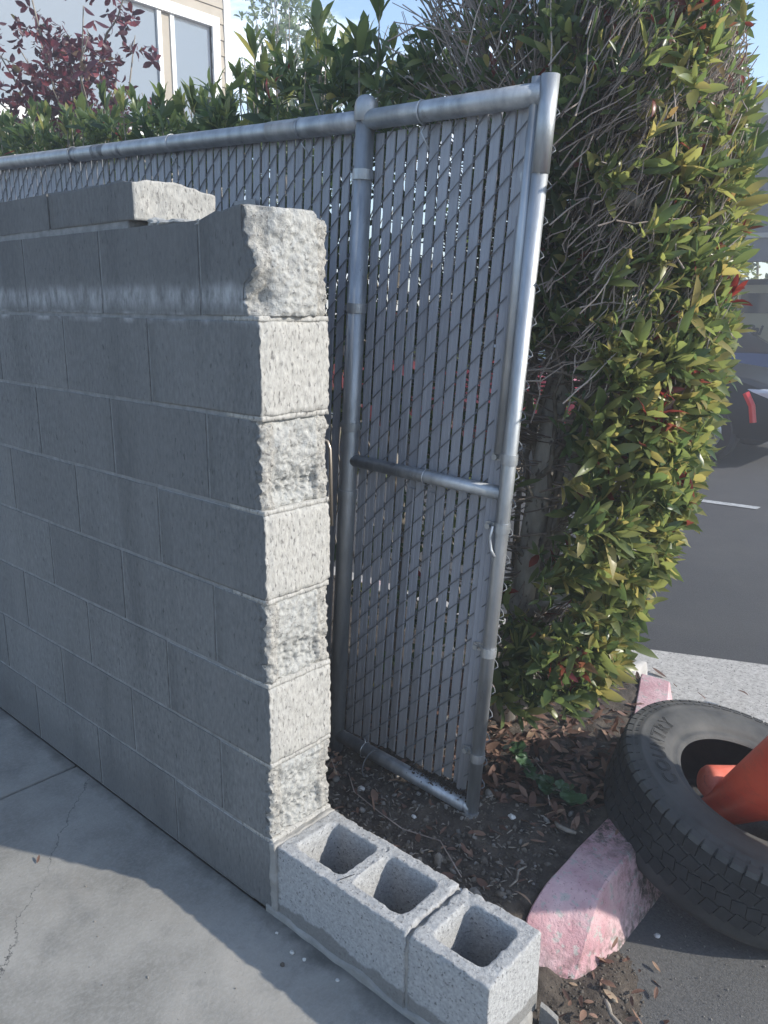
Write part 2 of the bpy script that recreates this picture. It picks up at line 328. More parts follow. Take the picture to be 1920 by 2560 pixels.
# ------------------------------------------------------------------ the setting
def sheet(name, x0, x1, y0, y1, z, step, m, amp=0, sc=6, parent=None):
    nx = max(1, int((x1 - x0) / step)); ny = max(1, int((y1 - y0) / step)); xs = np.linspace(x0, x1, nx + 1); ys = np.linspace(y0, y1, ny + 1)
    V = [(x, y, z + (amp * fbm((x, y, 0), sc, 4) if amp else 0)) for y in ys for x in xs]
    F = [(j * (nx + 1) + i, j * (nx + 1) + i + 1, (j + 1) * (nx + 1) + i + 1, (j + 1) * (nx + 1) + i) for j in range(ny) for i in range(nx)]
    o = fill(name, V, F, m, parent, smooth=True); return o
# far ground, asphalt lot
gz = -.048
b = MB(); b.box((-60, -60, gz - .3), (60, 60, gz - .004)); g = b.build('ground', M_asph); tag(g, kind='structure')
M_lot = mat('shade_toned_asphalt', (.032, .033, .036), (.060, .061, .064), scale=140, rough=.95, bump=.8, bscale=200, c3=(.11, .11, .11), spot=(.64, .72), spscale=160)  # darker copy of the asphalt, the lot's shade is put into its colour
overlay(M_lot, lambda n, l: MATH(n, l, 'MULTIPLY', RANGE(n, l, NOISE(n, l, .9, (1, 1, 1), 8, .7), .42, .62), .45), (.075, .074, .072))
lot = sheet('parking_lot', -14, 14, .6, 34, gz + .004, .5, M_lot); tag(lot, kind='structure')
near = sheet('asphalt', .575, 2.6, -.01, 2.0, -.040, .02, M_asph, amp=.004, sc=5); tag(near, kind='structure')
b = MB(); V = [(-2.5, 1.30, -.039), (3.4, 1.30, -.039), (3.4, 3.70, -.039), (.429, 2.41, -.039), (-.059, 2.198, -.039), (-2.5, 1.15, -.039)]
b.add(V, [tuple(range(6))]); ap = b.build('pavement', M_sunlit_tone); tag(ap, kind='structure')  # far side cut along a shadow edge, the lit look comes from the colour
for k, (x0, y0, x1, y1) in enumerate([(-1.25, 5.29, -.50, 5.39)]):
    b = MB(); w = .05; b.add([(x0, y0 - w, gz + .010), (x1, y1 - w, gz + .010), (x1, y1 + w, gz + .010), (x0, y0 + w, gz + .010)], [(0, 1, 2, 3)])
    o = b.build('painted_line', M_paintline); tag(o, kind='structure')
# concrete pad: two slabs with a sunk joint
pad = bpy.data.objects.new('concrete_pad', None); col.objects.link(pad); tag(pad, kind='structure')
for x0, x1 in ((-4.5, -.966), (-.955, 3.2)):
    b = MB(); b.box((x0, -4.5, -.12), (x1, .0, 0)); b.build('slab', M_pad, pad, bevel=.004)
b = MB(); b.box((-.97, -4.5, -.12), (-.95, -.001, -.012)); b.build('joint', M_newmortar, pad)
# soil
def soilz(x, y):
    z = .105 + .02 * sstep(.3, .9, y) + .014 * fbm((x, y, 0), 4, 3) + .009 * fbm((x, y, 3), 22, 3)
    z += .05 * math.exp(-((y - .53) / .05) ** 2) * sstep(-.1, .2, x) * (1 - sstep(.2, .28, x)) * .7
    z -= .13 * sstep(.46, .53, x + .0) * (1 - sstep(.27, .37, y))        # falls away beside the kerb end
    z -= .10 * sstep(.496 - .36 * max(0, y - .78), .512 - .36 * max(0, y - .78), x)
    return z
def soil_sheet(name, xs, ys):
    V = [(x, y, soilz(x, y)) for y in ys for x in xs]; nx = len(xs)
    F = [(j * nx + i, j * nx + i + 1, (j + 1) * nx + i + 1, (j + 1) * nx + i) for j in range(len(ys) - 1) for i in range(nx - 1)]
    return fill(name, V, F, M_soil, smooth=True)
xs = np.concatenate([np.linspace(-4.4, -.6, 40), np.linspace(-.58, .56, 136)]); ys = np.concatenate([np.linspace(.195, 1.1, 110), np.linspace(1.13, 1.62, 20)])
s1 = soil_sheet('soil', xs, ys); tag(s1, kind='structure')
# soil spill between the half block, the kerb end and the asphalt
xs = np.linspace(.48, .90, 70); ys = np.linspace(.02, .62, 90)
def spill(x, y):
    d = math.hypot((x - .60) / .24, (y - .28) / .34); return -.062 + .040 * (1 - sstep(.45, 1.0, d)) + .04 * math.exp(-((x - .57) / .045) ** 2 - ((y - .265) / .05) ** 2) + .008 * fbm((x, y, 5), 20, 4)
V = [(x, y, spill(x, y)) for y in ys for x in xs]; nx = len(xs)
F = [(j * nx + i, j * nx + i + 1, (j + 1) * nx + i + 1, (j + 1) * nx + i) for j in range(len(ys) - 1) for i in range(nx - 1)]
s2 = fill('soil_spill', V, F, M_soil, smooth=True); tag(s2, kind='structure')

# ------------------------------------------------------------------ block wall
T = .194; H = .2; J = .010
wall = empty('block_wall', (-.5, .1, 0), 'tall old grey concrete block wall with a jagged broken end beside the fence', 'wall')
b = MB(); b.box((-3.1, .0024, .0), (-.085, T - .0024, 1.594)); b.box((-3.1, .003, 1.594), (-.46, T - .003, 1.613)); b.build('mortar', M_mortar, wall)
b = MB()
for c in range(1, 8):
    V, F, MI = gridbox(lin(-.12, -.004, 6), lin(.0015, T - .0015, 40), [c * H - .0055, c * H, c * H + .0055], lambda x, y, z: (x + .004 * fbm((x, y, z), 40, 3) * sstep(-.04, 0, x), y, z)); b.add(V, F)
b.build('mortar', M_cut, wall, smooth=True)
variants = []
for v in range(4):
    r = random.Random(v)
    def D(x, y, z, v=v):
        e = .0010 * fbm((x * 9 + v * 5, y * 9, z * 9), 1, 3); return (x, y + (e if y < .1 else -e), z + .0016 * fbm((x + v, y, z), 14, 2))
    V, F, MI = gridbox(lin(0, .4 - J, 10), [0, T], lin(J / 2, H - J / 2, 5), D)
    b = MB(); b.add(V, F); o = b.build('block', M_block, None); variants.append(o.data)
    V, F, MI = gridbox(lin(0, .4 - J, 10), [0, T], lin(0, .086, 2), D)
    bpy.data.objects.remove(o)
    if v == 0:
        b = MB(); b.add(V, F); o = b.build('cap', M_block, None); capmesh = o.data; bpy.data.objects.remove(o)
def chipdist(y, z, z0, z1): return min(y, T - y, z - z0, z1 - z)
def end_block(c, length, rough, xo=None, ztop=None, name='end_block'):
    z0 = c * H + J / 2; z1 = (c + 1) * H - J / 2
    if ztop: z1 = ztop
    xs = [-length + .004] + lin(-length + .06, -.07, 4) + lin(-.060, 0, 12)
    ys = lin(0, T, 62 if rough else 40); zs = lin(z0, z1, 62 if rough else 40)
    def D(x, y, z):
        w = sstep(-.058, 0, x); p = (x + c * 3, y, z)
        if rough:
            v1 = mn.voronoi(Vector(p) * 85)[0]; v2 = mn.voronoi(Vector(p) * 190)[0]; dx = .007 * fbm(p, 14, 3) + .004 * fbm(p, 55, 2) + .0065 * (.5 - v1[0]) * (1 if (c + int(y * 30)) % 1 == 0 else 0) + .003 * (.5 - v2[0]) - .005
            core = sstep(.028, .036, y) * (1 - sstep(.152, .158, y))
            dx += core * (.006 if c == 7 else .008 * fbm((z, c, 1), 12, 2)) - (.004 if c == 7 and y > .158 else 0)
            if c in (3, 5, 1):   # honeycombed pocket low in the core
                pz = (z - z0) / H; pk = math.exp(-((pz - .22) / .20) ** 2) * core
                dx -= pk * (.012 + .020 * abs(fbm(p, 60, 2)))
        else:
            dx = .0022 * fbm(p, 20, 3) + .0013 * fbm(p, 90, 2)
            if x > -.001: dx -= .003 * (1 - sstep(0, .006, abs(y - .012)))
        d = min(y, T - y) ; dz = min(z - z0, z1 - z)
        chip = (1 - sstep(0, .014, d)) * (.008 if rough else .0028) * (1 + 1.7 * fbm((y * 0 + c, 1 if y < .1 else 9, z), 55, 4))
        chip += (1 - sstep(0, .010, dz)) * .004 * (1 + 1.5 * fbm((c, y, 3), 40, 2))
        X = x + w * (dx - max(0, chip))
        if xo: X += w * xo(y, z)
        e = 0
        if w > 0: e = w * ((.0045 if rough else .0018) * (.5 + fbm((x * 2, c + (5 if y > .1 else 0), z), 60, 3)))
        Y = y + (e if y < .001 else (-e * 1.4 if y > T - .001 else 0))
        Z = z
        if ztop and z > z1 - .03:
            Z += sstep(z1 - .03, z1, z) * (.012 * math.exp(-((x + .045) / .08) ** 2) + .004 * fbm((x, y, 2), 25, 3) - .010 * sstep(.150, .156, y) - .012 * sstep(-.12, -.19, x))
        return (X, Y, Z)
    V, F, MI = gridbox(xs, ys, zs, D)
    cx = [0 if m == 0 else (1 if m == 1 else 2) for m in MI]
    b = MB(); b.v = V; b.f = F
    # material: shell face old block, broken end pale; the core of a broken end is grout
    mi = []
    for f, m in zip(F, MI):
        q = [V[i] for i in f]; ay = sum(p[1] for p in q) / 4; ax = sum(p[0] for p in q) / 4
        if m == 1 and ax > -.08: mi.append(2 if (rough and .034 < ay < .154) else 1)
        elif m == 0 and ax > -.006 and ay < .1 and not rough: mi.append(0)
        else: mi.append(0 if m == 0 else 1)
    b.mi = mi
    o = b.build(name, [M_block, M_broken if rough else M_cut, M_grout], wall, smooth=True)
    return o
def xo7(y, z):
    pts = [(1.40, 0), (1.415, -.026), (1.435, -.040), (1.46, -.022), (1.49, -.002), (1.515, 0), (1.55, -.022), (1.61, -.032)]
    v = 0
    for (a, va), (c, vc) in zip(pts, pts[1:]):
        if a <= z <= c: v = va + (vc - va) * (z - a) / (c - a)
    return v * (1 - sstep(0, .07, y)) + .006 * sstep(.0, .03, y)
for c in range(8):
    odd = c % 2
    L0 = .19 if odd else .4
    if c > 0 or True: end_block(c, L0, bool(odd), xo7 if c == 7 else None, 1.604 if c == 7 else None)
    x = -L0 - .4 + .0
    k = 0
    while x > -3.1:
        o = link('block', variants[(c * 5 + k * 3) % 4], wall); o.location = Vector((x + J / 2, 0, c * H)) - wall.location; x -= .4; k += 1
x = -.43 - .392
for k in range(6):
    o = link('cap_block', capmesh, wall); o.location = Vector((x, .001, 1.611)) - wall.location; x -= .4
    if k == 0:
        me = o.data.copy(); o.data = me
        # sunlit broken end with dropped corner
        bpy.data.objects.remove(o)
        def D(x_, y, z):
            w = sstep(-.05, 0, x_); Z = z
            if z > 1.66: Z -= sstep(1.66, 1.697, z) * w * (.018 * sstep(.10, .194, y) + .006 * sstep(.03, 0, y)) - sstep(1.66, 1.697, z) * .004 * fbm((x_, y, 1), 26, 3)
            X = x_ + w * (.003 * fbm((y, z, 2), 30, 3) + .045 * y / T)
            return (X - .43, y + (.001 if y < .1 else -.001), Z)
        V, F, MI = gridbox([-.392] + lin(-.3, -.06, 5) + lin(-.05, 0, 8), lin(0, T, 30), lin(1.611, 1.697, 16), D)
        b = MB(); b.v = V; b.f = F; b.mi = [1 if m == 1 else 0 for m in MI]
        b.build('cap_block', [M_block, M_cut], wall, smooth=True)
# lumps of white mortar left on top of the wall
def lump(name, pts, m, parent, seg=10):
    b = MB()
    for (cx, cy, cz, rx, ry, rz) in pts:
        bm = bmesh.new(); bmesh.ops.create_icosphere(bm, subdivisions=3, radius=1)
        V = []
        for v in bm.verts:
            p = v.co; k = 1 + .35 * fbm((p.x + cx * 9, p.y, p.z + cz), 1.6, 3); V.append((cx + p.x * rx * k, cy + p.y * ry * k, cz + p.z * rz * k))
        F = [tuple(v.index for v in f.verts) for f in bm.faces]; bm.free(); b.add(V, F)
    return b.build(name, m, parent, smooth=False)
lump('mortar_lump', [(-.365, .02, 1.600, .035, .016, .012), (-.31, .03, 1.598, .05, .03, .010), (-.40, .12, 1.600, .05, .07, .012), (-.24, .08, 1.592, .06, .07, .010), (-.20, .02, 1.592, .03, .02, .007)], M_grout, wall)

# ------------------------------------------------------------------ low course of new hollow blocks
low = empty('low_block_course', (.3, .1, 0), 'low row of new hollow concrete blocks mortared to the end of the tall wall', 'block course')
def hollow_unit(x0, x1, skipL=False, skipR=False, seed=0, ztop=.197, z0=.004):
    """one cell of a hollow block: rough ring top, tapered cell, outer sides"""
    n = 30; y0, y1 = .002, T - .002; cx, cy = (x0 + x1) / 2, (y0 + y1) / 2; hx, hy = (x1 - x0) / 2, (y1 - y0) / 2
    def sq(t, ax, ay, r):     # point at parameter t (0..4) round a rounded rectangle
        side = int(t) % 4; f = t - int(t); u = -1 + 2 * f
        p = [(u, -1), (1, u), (-u, 1), (-1, -u)][side]; px, py = p[0] * ax, p[1] * ay
        if r > 0:
            qx, qy = abs(px) - (ax - r), abs(py) - (ay - r)
            if qx > 0 and qy > 0:
                l = math.hypot(qx, qy); px = math.copysign(ax - r + qx / l * r, px); py = math.copysign(ay - r + qy / l * r, py)
        return px, py
    NT = 4 * n; rings = []
    def ring(ax, ay, r, z, ox=0): return [(cx + ox + sq(i / n, ax, ay, r)[0], cy + sq(i / n, ax, ay, r)[1], z) for i in range(NT)]
    tl = .030 if not (skipL or skipR) else .030
    exL = .033 if not skipL else .014; exR = .033 if not skipR else .014
    ox = (exL - exR) / 2; ix = hx - (exL + exR) / 2; iy = hy - .031
    outer = [ring(hx, hy, .0, z) for z in lin(z0, ztop - .012, 7)] + [ring(hx, hy, .0, ztop - .006), ring(hx, hy, .0, ztop - .002)]
    top = []
    for f in (.06, .2, .35, .5, .65, .8, .92):
        top.append([tuple(a * (1 - f) + c * f for a, c in zip(p, q)) for p, q in zip(ring(hx, hy, 0, ztop), ring(ix, iy, .02, ztop, ox))])
    inner = [ring(ix, iy, .022, ztop - .003, ox)] + [ring(ix - .00 - .006 * k / 8, iy - .006 * k / 8, .022, ztop - .003 - (ztop - .04) * k / 8, ox) for k in range(1, 9)]
    rings = outer + top + inner; V = [p for r_ in rings for p in r_]; F = []; MI = []
    no = len(outer)
    for i in range(len(rings) - 1):
        for j in range(NT):
            side = j // n
            if i < no - 1 and ((side == 1 and skipR) or (side == 3 and skipL)): continue
            F.append((i * NT + j, i * NT + (j + 1) % NT, (i + 1) * NT + (j + 1) % NT, (i + 1) * NT + j)); MI.append(1 if (i > no - 2) else 0)
    V.append((cx + ox, cy, .03)); last = len(V) - 1; base = (len(rings) - 1) * NT
    for j in range(NT): F.append((base + j, base + (j + 1) % NT, last)); MI.append(2)
    V2 = []
    for x, y, z in V:
        nx_, ny_, nz_ = fbm((x, y, z), 55, 3), fbm((x + 5, y, z), 55, 3), fbm((x, y + 7, z), 45, 3)
        shared = (skipL and x < x0 + .0005) or (skipR and x > x1 - .0005)
        top_ = sstep(ztop - .02, ztop, z); e = .0009 + .0016 * top_
        edge = 0 if shared else max(0, fbm((x * 3, y * 3, z * 3), 16, 3)) * .007 * top_
        if shared and z > ztop - .01: z = ztop
        dx = 0 if shared else nx_ * e - math.copysign(edge, x - cx) * (abs(x - cx) > hx - .004)
        V2.append((x + dx, y + ny_ * e - math.copysign(edge, y - cy) * (abs(y - cy) > hy - .004), z + (nz_ * .0016 - edge * .35) * (1 if z > .05 else 0)))
    return V2, F, MI
b = MB()
for (a, c, sL, sR) in ((.008, .205, False, True), (.205, .402, True, False)):
    V, F, MI = hollow_unit(a, c, sL, sR); base = len(b.v); b.v += V; b.f += [tuple(base + i for i in f) for f in F]; b.mi += MI
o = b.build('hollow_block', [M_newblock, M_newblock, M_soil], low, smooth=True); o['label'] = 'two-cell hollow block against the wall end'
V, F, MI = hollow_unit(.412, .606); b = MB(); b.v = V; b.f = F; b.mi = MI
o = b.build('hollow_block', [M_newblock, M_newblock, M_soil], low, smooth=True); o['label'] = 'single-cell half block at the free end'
def rough_box(xs, ys, zs, amp, sc):
    return gridbox(xs, ys, zs, lambda x, y, z: (x + amp * fbm((x, y, z), sc, 3), y + amp * fbm((x + 4, y, z), sc, 3), z + amp * fbm((x, y + 4, z), sc, 3)))
for a in [(lin(.400, .414, 3), lin(.004, T - .004, 30), lin(.0, .185, 24)), (lin(-.012, .010, 4), lin(-.003, T - .004, 30), lin(0, .200, 24))]:
    V, F, MI = rough_box(*a, .0045, 34); b = MB(); b.add(V, F); b.build('mortar', M_newmortar, low, smooth=True)
V, F, MI = gridbox(lin(-.03, .61, 90), lin(-.001, .17, 10), lin(-.05, .012, 8), lambda x, y, z: (x + .002 * fbm((x, y, z), 30, 2), y - (.003 + .003 * fbm((x, 0, 1), 12, 3) if y < .0 else 0) * 1, z + (.012 * fbm((x, 0, 3), 9, 3) + .004 if z > 0 else 0)))
b = MB(); b.add(V, F); b.build('mortar_bed', M_newmortar, low, smooth=True)

# ------------------------------------------------------------------ kerb painted pink
kerb = empty('painted_kerb', (.6, .6, -.04), 'faded pink painted kerb sloping down beside the tyre', 'kerb')
def kerb_mesh():
    # cross sections along y: (y, top z, left x, right top x, right bottom x)
    secs = [(.286, .02, -.075, .522, .612, .624), (.300, .058, -.058, .506, .615, .628), (.32, .088, -.040, .500, .618, .632), (.34, .104, -.010, .499, .618, .636), (.37, .117, .032, .499, .616, .640), (.40, .126, .072, .499, .614, .644), (.43, .130, .106, .499, .612, .647), (.455, .131, .126, .499, .609, .650), (.50, .131, .131, .498, .606, .652)]
    y = .56
    while y < 1.61: dq = .36 * max(0, y - .78) ; secs.append((y, .131, .131, .495 - dq, .604 - dq, .652 - dq)); y += .035
    V = []; F = []; n = 16
    for (y, zl, zt, xl, xr, xb) in secs:
        pr = [(xl - .004, -.09), (xl - .002, zl * .4), (xl, zl - .006), (xl + .004, zl - .001)]
        for f in (.2, .4, .6, .8): pr.append((xl + (xr - xl) * f, zl + (zt - zl) * f ** 1.3))
        pr += [(xr - .004, zt), (xr + .001, zt - .005)]
        for f in (.15, .35, .55, .75, .9): pr.append((xr + (xb - xr) * f, zt - .005 + min(0, -.048 - zt + .005) * f))
        pr.append((xb, -.06))
        for (x, z) in pr: V.append((x + .0010 * fbm((x, y, z), 30, 3), y + .0012 * fbm((x, y, z + 5), 14, 2), z + .0010 * fbm((x, y, z), 34, 4)))
    m = len(V) // len(secs)
    for i in range(len(secs) - 1):
        for j in range(m - 1): F.append((i * m + j, i * m + j + 1, (i + 1) * m + j + 1, (i + 1) * m + j))
    return V, F
V, F = kerb_mesh(); b = MB(); b.add(V, F); ks = b.build('kerb_stone', M_kerb, kerb, smooth=True)
bm = bmesh.new(); bm.from_mesh(ks.data)
for e_ in bm.edges:
    if len(e_.link_faces) == 2 and e_.calc_face_angle(0) > .30: e_.smooth = False
bm.to_mesh(ks.data); bm.free()
k2 = empty('kerb_return', (.1, 1.66, -.04), 'pale worn kerb turning the corner behind the hedge', 'kerb')
V, F, MI = gridbox(lin(-4.4, .17, 160), lin(1.60, 1.74, 6), lin(-.09, .128, 6), lambda x, y, z: (x + .003 * fbm((x, y, z), 15, 3), y + .003 * fbm((x, y, z), 15, 3) - (.02 * (z > .12) * (y > 1.73)), z + .003 * fbm((x, y, 2), 18, 3)))
b = MB(); b.add(V, F); b.build('kerb_stone', mat('pale_kerb', (.33, .32, .30), (.44, .42, .40), scale=14, rough=.95, bump=.7, c3=(.58, .40, .41), spot=(.60, .66), spscale=3), k2, smooth=True)

# ------------------------------------------------------------------ fence
SH = math.tan(R(3.6))
def FX(u, z): return u + SH * (z - .12)
fence = empty('chain_link_fence', (.0, .5, .1), 'leaning chain link fence with grey privacy slats and galvanised pipes before the hedge', 'fence')
def railz(x): return 1.868 + max(0, -.2 - x) * .045      # top rail rises slightly to the left
def fy(x): return .5 - max(0, -.2 - x) * .04
yF = .5
def pipe(name, pts, r, n=24, m=M_galv, cap=True):
    b = MB(); b.tube(pts, r, n, caps=cap); return b.build(name, m, fence, smooth=True)
UL, UR = -.292, .216
def on(u, z, y=yF): return (FX(u, z), y, z)
pipe('fence_post', [on(UL, .0), on(UL, 1.905)], .0235)
# domed cap
cp = Vector(on(UL, 1.885)); ax = Vector((SH, 0, 1)).normalized(); Mc = Matrix.Translation(cp) @ Vector((0, 0, 1)).rotation_difference(ax).to_matrix().to_4x4()
b = MB(); b.lathe([(.0265, -.022), (.0285, -.02), (.0285, .012), (.0275, .019), (.0250, .026), (.0205, .032), (.0140, .037), (.007, .039), (.0, .0395)], 28, Mc); b.build('post_cap', M_galv, fence, smooth=True)
def band(u, z, r, name='tension_band', h=.024):
    c = Vector(on(u, z)); Mc = Matrix.Translation(c) @ Vector((0, 0, 1)).rotation_difference(ax).to_matrix().to_4x4()
    b = MB(); b.lathe([(r, -h / 2), (r + .0022, -h / 2), (r + .0026, 0), (r + .0022, h / 2), (r, h / 2)], 28, Mc)
    return b.build(name, M_galv, fence, smooth=False)
def bolt(u, z, dx):
    c = Vector(on(u, z)) + Vector((dx, .012, 0)); b = MB(); s = 1 if dx > 0 else -1
    b.box((c.x - .012, c.y - .004, c.z - .009), (c.x + .012, c.y + .001, c.z + .009)); b.tube([c + Vector((0, -.012, 0)), c + Vector((0, .012, 0))], .0045, 6); b.tube([c + Vector((0, -.016, 0)), c + Vector((0, -.009, 0))], .0075, 6)
    o = b.build('bolt', M_galv, fence)
for z in (1.745, 1.425, 1.115, .925): band(UL, z, .0237); bolt(UL, z, -.034)
pipe('end_post', [on(UR, .095), on(UR, 1.87)], .0172)
pipe('sleeve', [on(UR + .0005, 1.70), on(UR + .0005, 1.885)], .0188)
pipe('side_pipe', [on(UR - .0285, 1.10, yF + .001), on(UR - .0285, 1.885, yF + .001)], .0135)
for z, dx in ((1.09, 0), (.925, 0), (.60, 0), (.30, 0)): band(UR, z, .0174)
for z in (1.70, 1.09, .92, .60, .30): bolt(UR, z, -.040)
c = Vector(on(UR, .108)); Mc = Matrix.Translation(c) @ Vector((0, 0, 1)).rotation_difference(ax).to_matrix().to_4x4()
b = MB(); b.lathe([(0, -.014), (.020, -.014), (.0225, -.011), (.0225, -.006), (.0205, -.004), (.0200, .026), (.0175, .026)], 28, Mc); b.build('end_cap', M_galv, fence, smooth=False)
pipe('hook', [on(UR - .012, .93, .478), on(UR - .016, .90, .476), on(UR - .010, .87, .478), on(UR + .001, .855, .479)], .004, 8, M_galv)
# rails
pipe('top_rail', [(FX(UL, 1.868), yF, 1.868), (FX(UR - .012, 1.852), yF, 1.852)], .0232)
pipe('top_rail', [(x, fy(x), railz(x)) for x in np.linspace(FX(UL, 1.868), -3.3, 12)], .0232)
pipe('rail_sleeve', [(x, fy(x), railz(x)) for x in (FX(UL, 1.86) - .02, -.52)], .0248)
pipe('middle_rail', [on(UL, 1.022), on(UR - .01, 1.006)], .0165)
pipe('bottom_rail', [on(UL, .165), on(UR, .140)], .0195)
b = MB()
def slat_mesh():
    # hollow flattened tube with a rib, 29 mm wide; unit length in z, sheared with the posts by its placement
    w, d = .0136, .0028
    prof = [(-w, -d * .2), (-w + .0016, -d), (-.003, -d), (-.0018, -d * .72), (.0018, -d * .72), (.003, -d), (w - .0016, -d), (w, -d * .2), (w - .0016, d), (-w + .0016, d)]
    me = bpy.data.meshes.new('slat'); k = len(prof); V = [(x, y, 0) for x, y in prof] + [(x, y, 1) for x, y in prof]
    F = [(i, (i + 1) % k, k + (i + 1) % k, k + i) for i in range(k)] + [tuple(range(k - 1, -1, -1)), tuple(range(k, 2 * k))]
    me.from_pydata(V, [], F); me.materials.append(M_slat); me.update(); return me
SL = slat_mesh()
def slat(u, z0, z1, y, tw=0, lean=0, wd=1):
    o = link('slat', SL, fence)
    top = Vector((FX(u, z1) + lean, y, z1)); bot = Vector((FX(u, z0), y, z0)); d = top - bot
    q = Vector((0, 0, 1)).rotation_difference(d.normalized()).to_matrix().to_4x4()
    o.matrix_local = Matrix.Translation(bot - fence.location) @ q @ Matrix.Rotation(tw, 4, 'Z') @ Matrix.Diagonal((wd, 1, d.length, 1)); return o
P = .0338; us = [UL + .034 + P * i for i in range(14)]
for i, u in enumerate(us):
    zb = .178 + random.uniform(-.006, .006) if i < 13 else .20
    if i == 5 or i == 7:       # two slats are torn near the middle rail
        slat(u, zb, .97, yF + .022, random.uniform(-.2, .2), .004); slat(u + .001, .90, 1.838, yF + .026, random.uniform(-.1, .1), -.004)
    else: slat(u, zb, 1.838, yF + .022 + random.uniform(-.001, .001), random.gauss(0, .07), random.gauss(0, .0012))
slat(UR - .050, .115, 1.62, yF + .016, .5, .006)            # loose steel-blue strip beside the end post
xs_ = []; x = FX(UL, 1.7) - .040; k = 0
while x > -3.2:
    u = x - SH * (1.7 - .12) * (1 if x > -.6 else max(0, 1 - (-.6 - x) / .8)); lean = 0
    o = link('slat', SL, fence); s = SH * max(0, 1 - max(0, -.3 - x) / 1.2)
    z0, z1 = .2, railz(x) - .012; yy = fy(x) + .022; bot = Vector((x - s * 1.5, yy, z0)); top = Vector((x + s * .12 + random.gauss(0, .001), yy, z1)); d = top - bot
    q = Vector((0, 0, 1)).rotation_difference(d.normalized()).to_matrix().to_4x4()
    o.matrix_local = Matrix.Translation(bot - fence.location) @ q @ Matrix.Rotation(random.gauss(0, .06), 4, 'Z') @ Matrix.Diagonal((1, 1, d.length, 1))
    xs_.append((x, s)); x -= P; k += 1
# woven wire: every strand zigzags, in front of a slat one way and behind it the other way
def weave(cols, name):
    b = MB()
    for (fx, z0, z1, y, ph) in cols:
        z = z0 + ph; pts = []; k = 0; hw = P / 2 + .0015
        while z < z1 + .03:
            s = -1 if k % 2 == 0 else 1
            zz = min(z, z1); yy = y
            pts.append((fx(zz) + s * hw, y, zz))
            # mid point bulges in front (rising right) or behind (rising left)
            for f in (.16, .5, .84):
                xx = s * hw * (1 - 2 * f); pts.append((fx(zz + .035 * f) + xx, y + (-.0056 if s < 0 else .0056), zz + .035 * f))
            z += .035; k += 1
        b.tube(pts, .0016, 5, caps=False)
    o = b.build(name, M_wire, fence, smooth=True, kind='stuff'); return o
weave([((lambda z, u=u: FX(u, z)), .17, 1.845, yF + .022, (i % 2) * .035) for i, u in enumerate(us + [us[-1] + P])], 'wire_mesh')
weave([((lambda z, x=x, s=s: x + s * (z - 1.7)), 1.15, railz(x) - .01, fy(x) + .022, (1 - i % 2) * .035 + .017) for i, (x, s) in enumerate(xs_)], 'wire_mesh')
# tie wires
def ring(c, r, axis, m=M_bright, tail=None, rr=.0016, name='tie_wire', a0=-2.6, a1=2.2):
    axis = Vector(axis).normalized(); u = axis.orthogonal().normalized(); u = Vector((0, -1, 0)); w = axis.cross(u)
    pts = [Vector(c) + (u * math.cos(a) + w * math.sin(a)) * r for a in np.linspace(a0, a1, 16)]
    if tail: pts += [Vector(t) for t in tail]
    b = MB(); b.tube(pts, rr, 6); return b.build(name, m, fence, smooth=True)
zt = 1.861
for x, z in ((-.002, zt), ):
    ring((x, yF, z), .0252, (1, 0, 0), M_galv, [(x + .005, yF - .012, z - .045), (x + .014, yF + .004, z - .075), (x + .010, yF + .012, z - .085)], .0022)
for x in (-.40, -.95, -1.5): ring((x, fy(x), railz(x)), .0255, (1, 0, .0), M_galv, [(x + .012, fy(x) - .015, railz(x) - .04), (x + .02, fy(x) + .010, railz(x) - .07)], .0014)
ring((.035, yF, 1.012), .020, (1, 0, 0), M_bright, [(.045, yF + .012, .985)])
ring((-.168, yF, .157), .023, (1, 0, 0), M_bright, [(-.165, yF - .01, .205), (-.150, yF - .018, .195)])
ring((-.12, yF - .02, .14), .045, (.9, .3, 0), M_wire, None, .0016, a0=-3.0, a1=1.2)
# plate wired to the slats
b = MB(); px, pz = -.640, 1.690; py = fy(px) + .006
b.box((px - .047, py, pz - .030), (px + .047, py + .003, pz + .030)); b.build('plate', mat('dull_plate', (.20, .205, .22), (.25, .255, .27), scale=30, rough=.5, metal=.3), fence, bevel=.001)
b = MB(); b.tube([(px - .012, py - .004, pz + .010), (px + .006, py - .006, pz - .001), (px + .018, py - .004, pz - .004)], .0022, 6); b.build('plate_bolt', M_bright, fence)
# bent rod between the wall end and the post
b = MB(); b.tube([(-.135, .262, 1.118), (-.112, .272, 1.120), (-.096, .28, 1.112), (-.088, .28, 1.095), (-.086, .28, 1.05), (-.084, .28, .905)], .0042, 8)
rod = b.build('bent_rod', M_rod, smooth=True, origin=(-.084, .28, .905)); tag(rod, 'thin bronze rod with a bent top standing between wall end and fence post', 'rod')

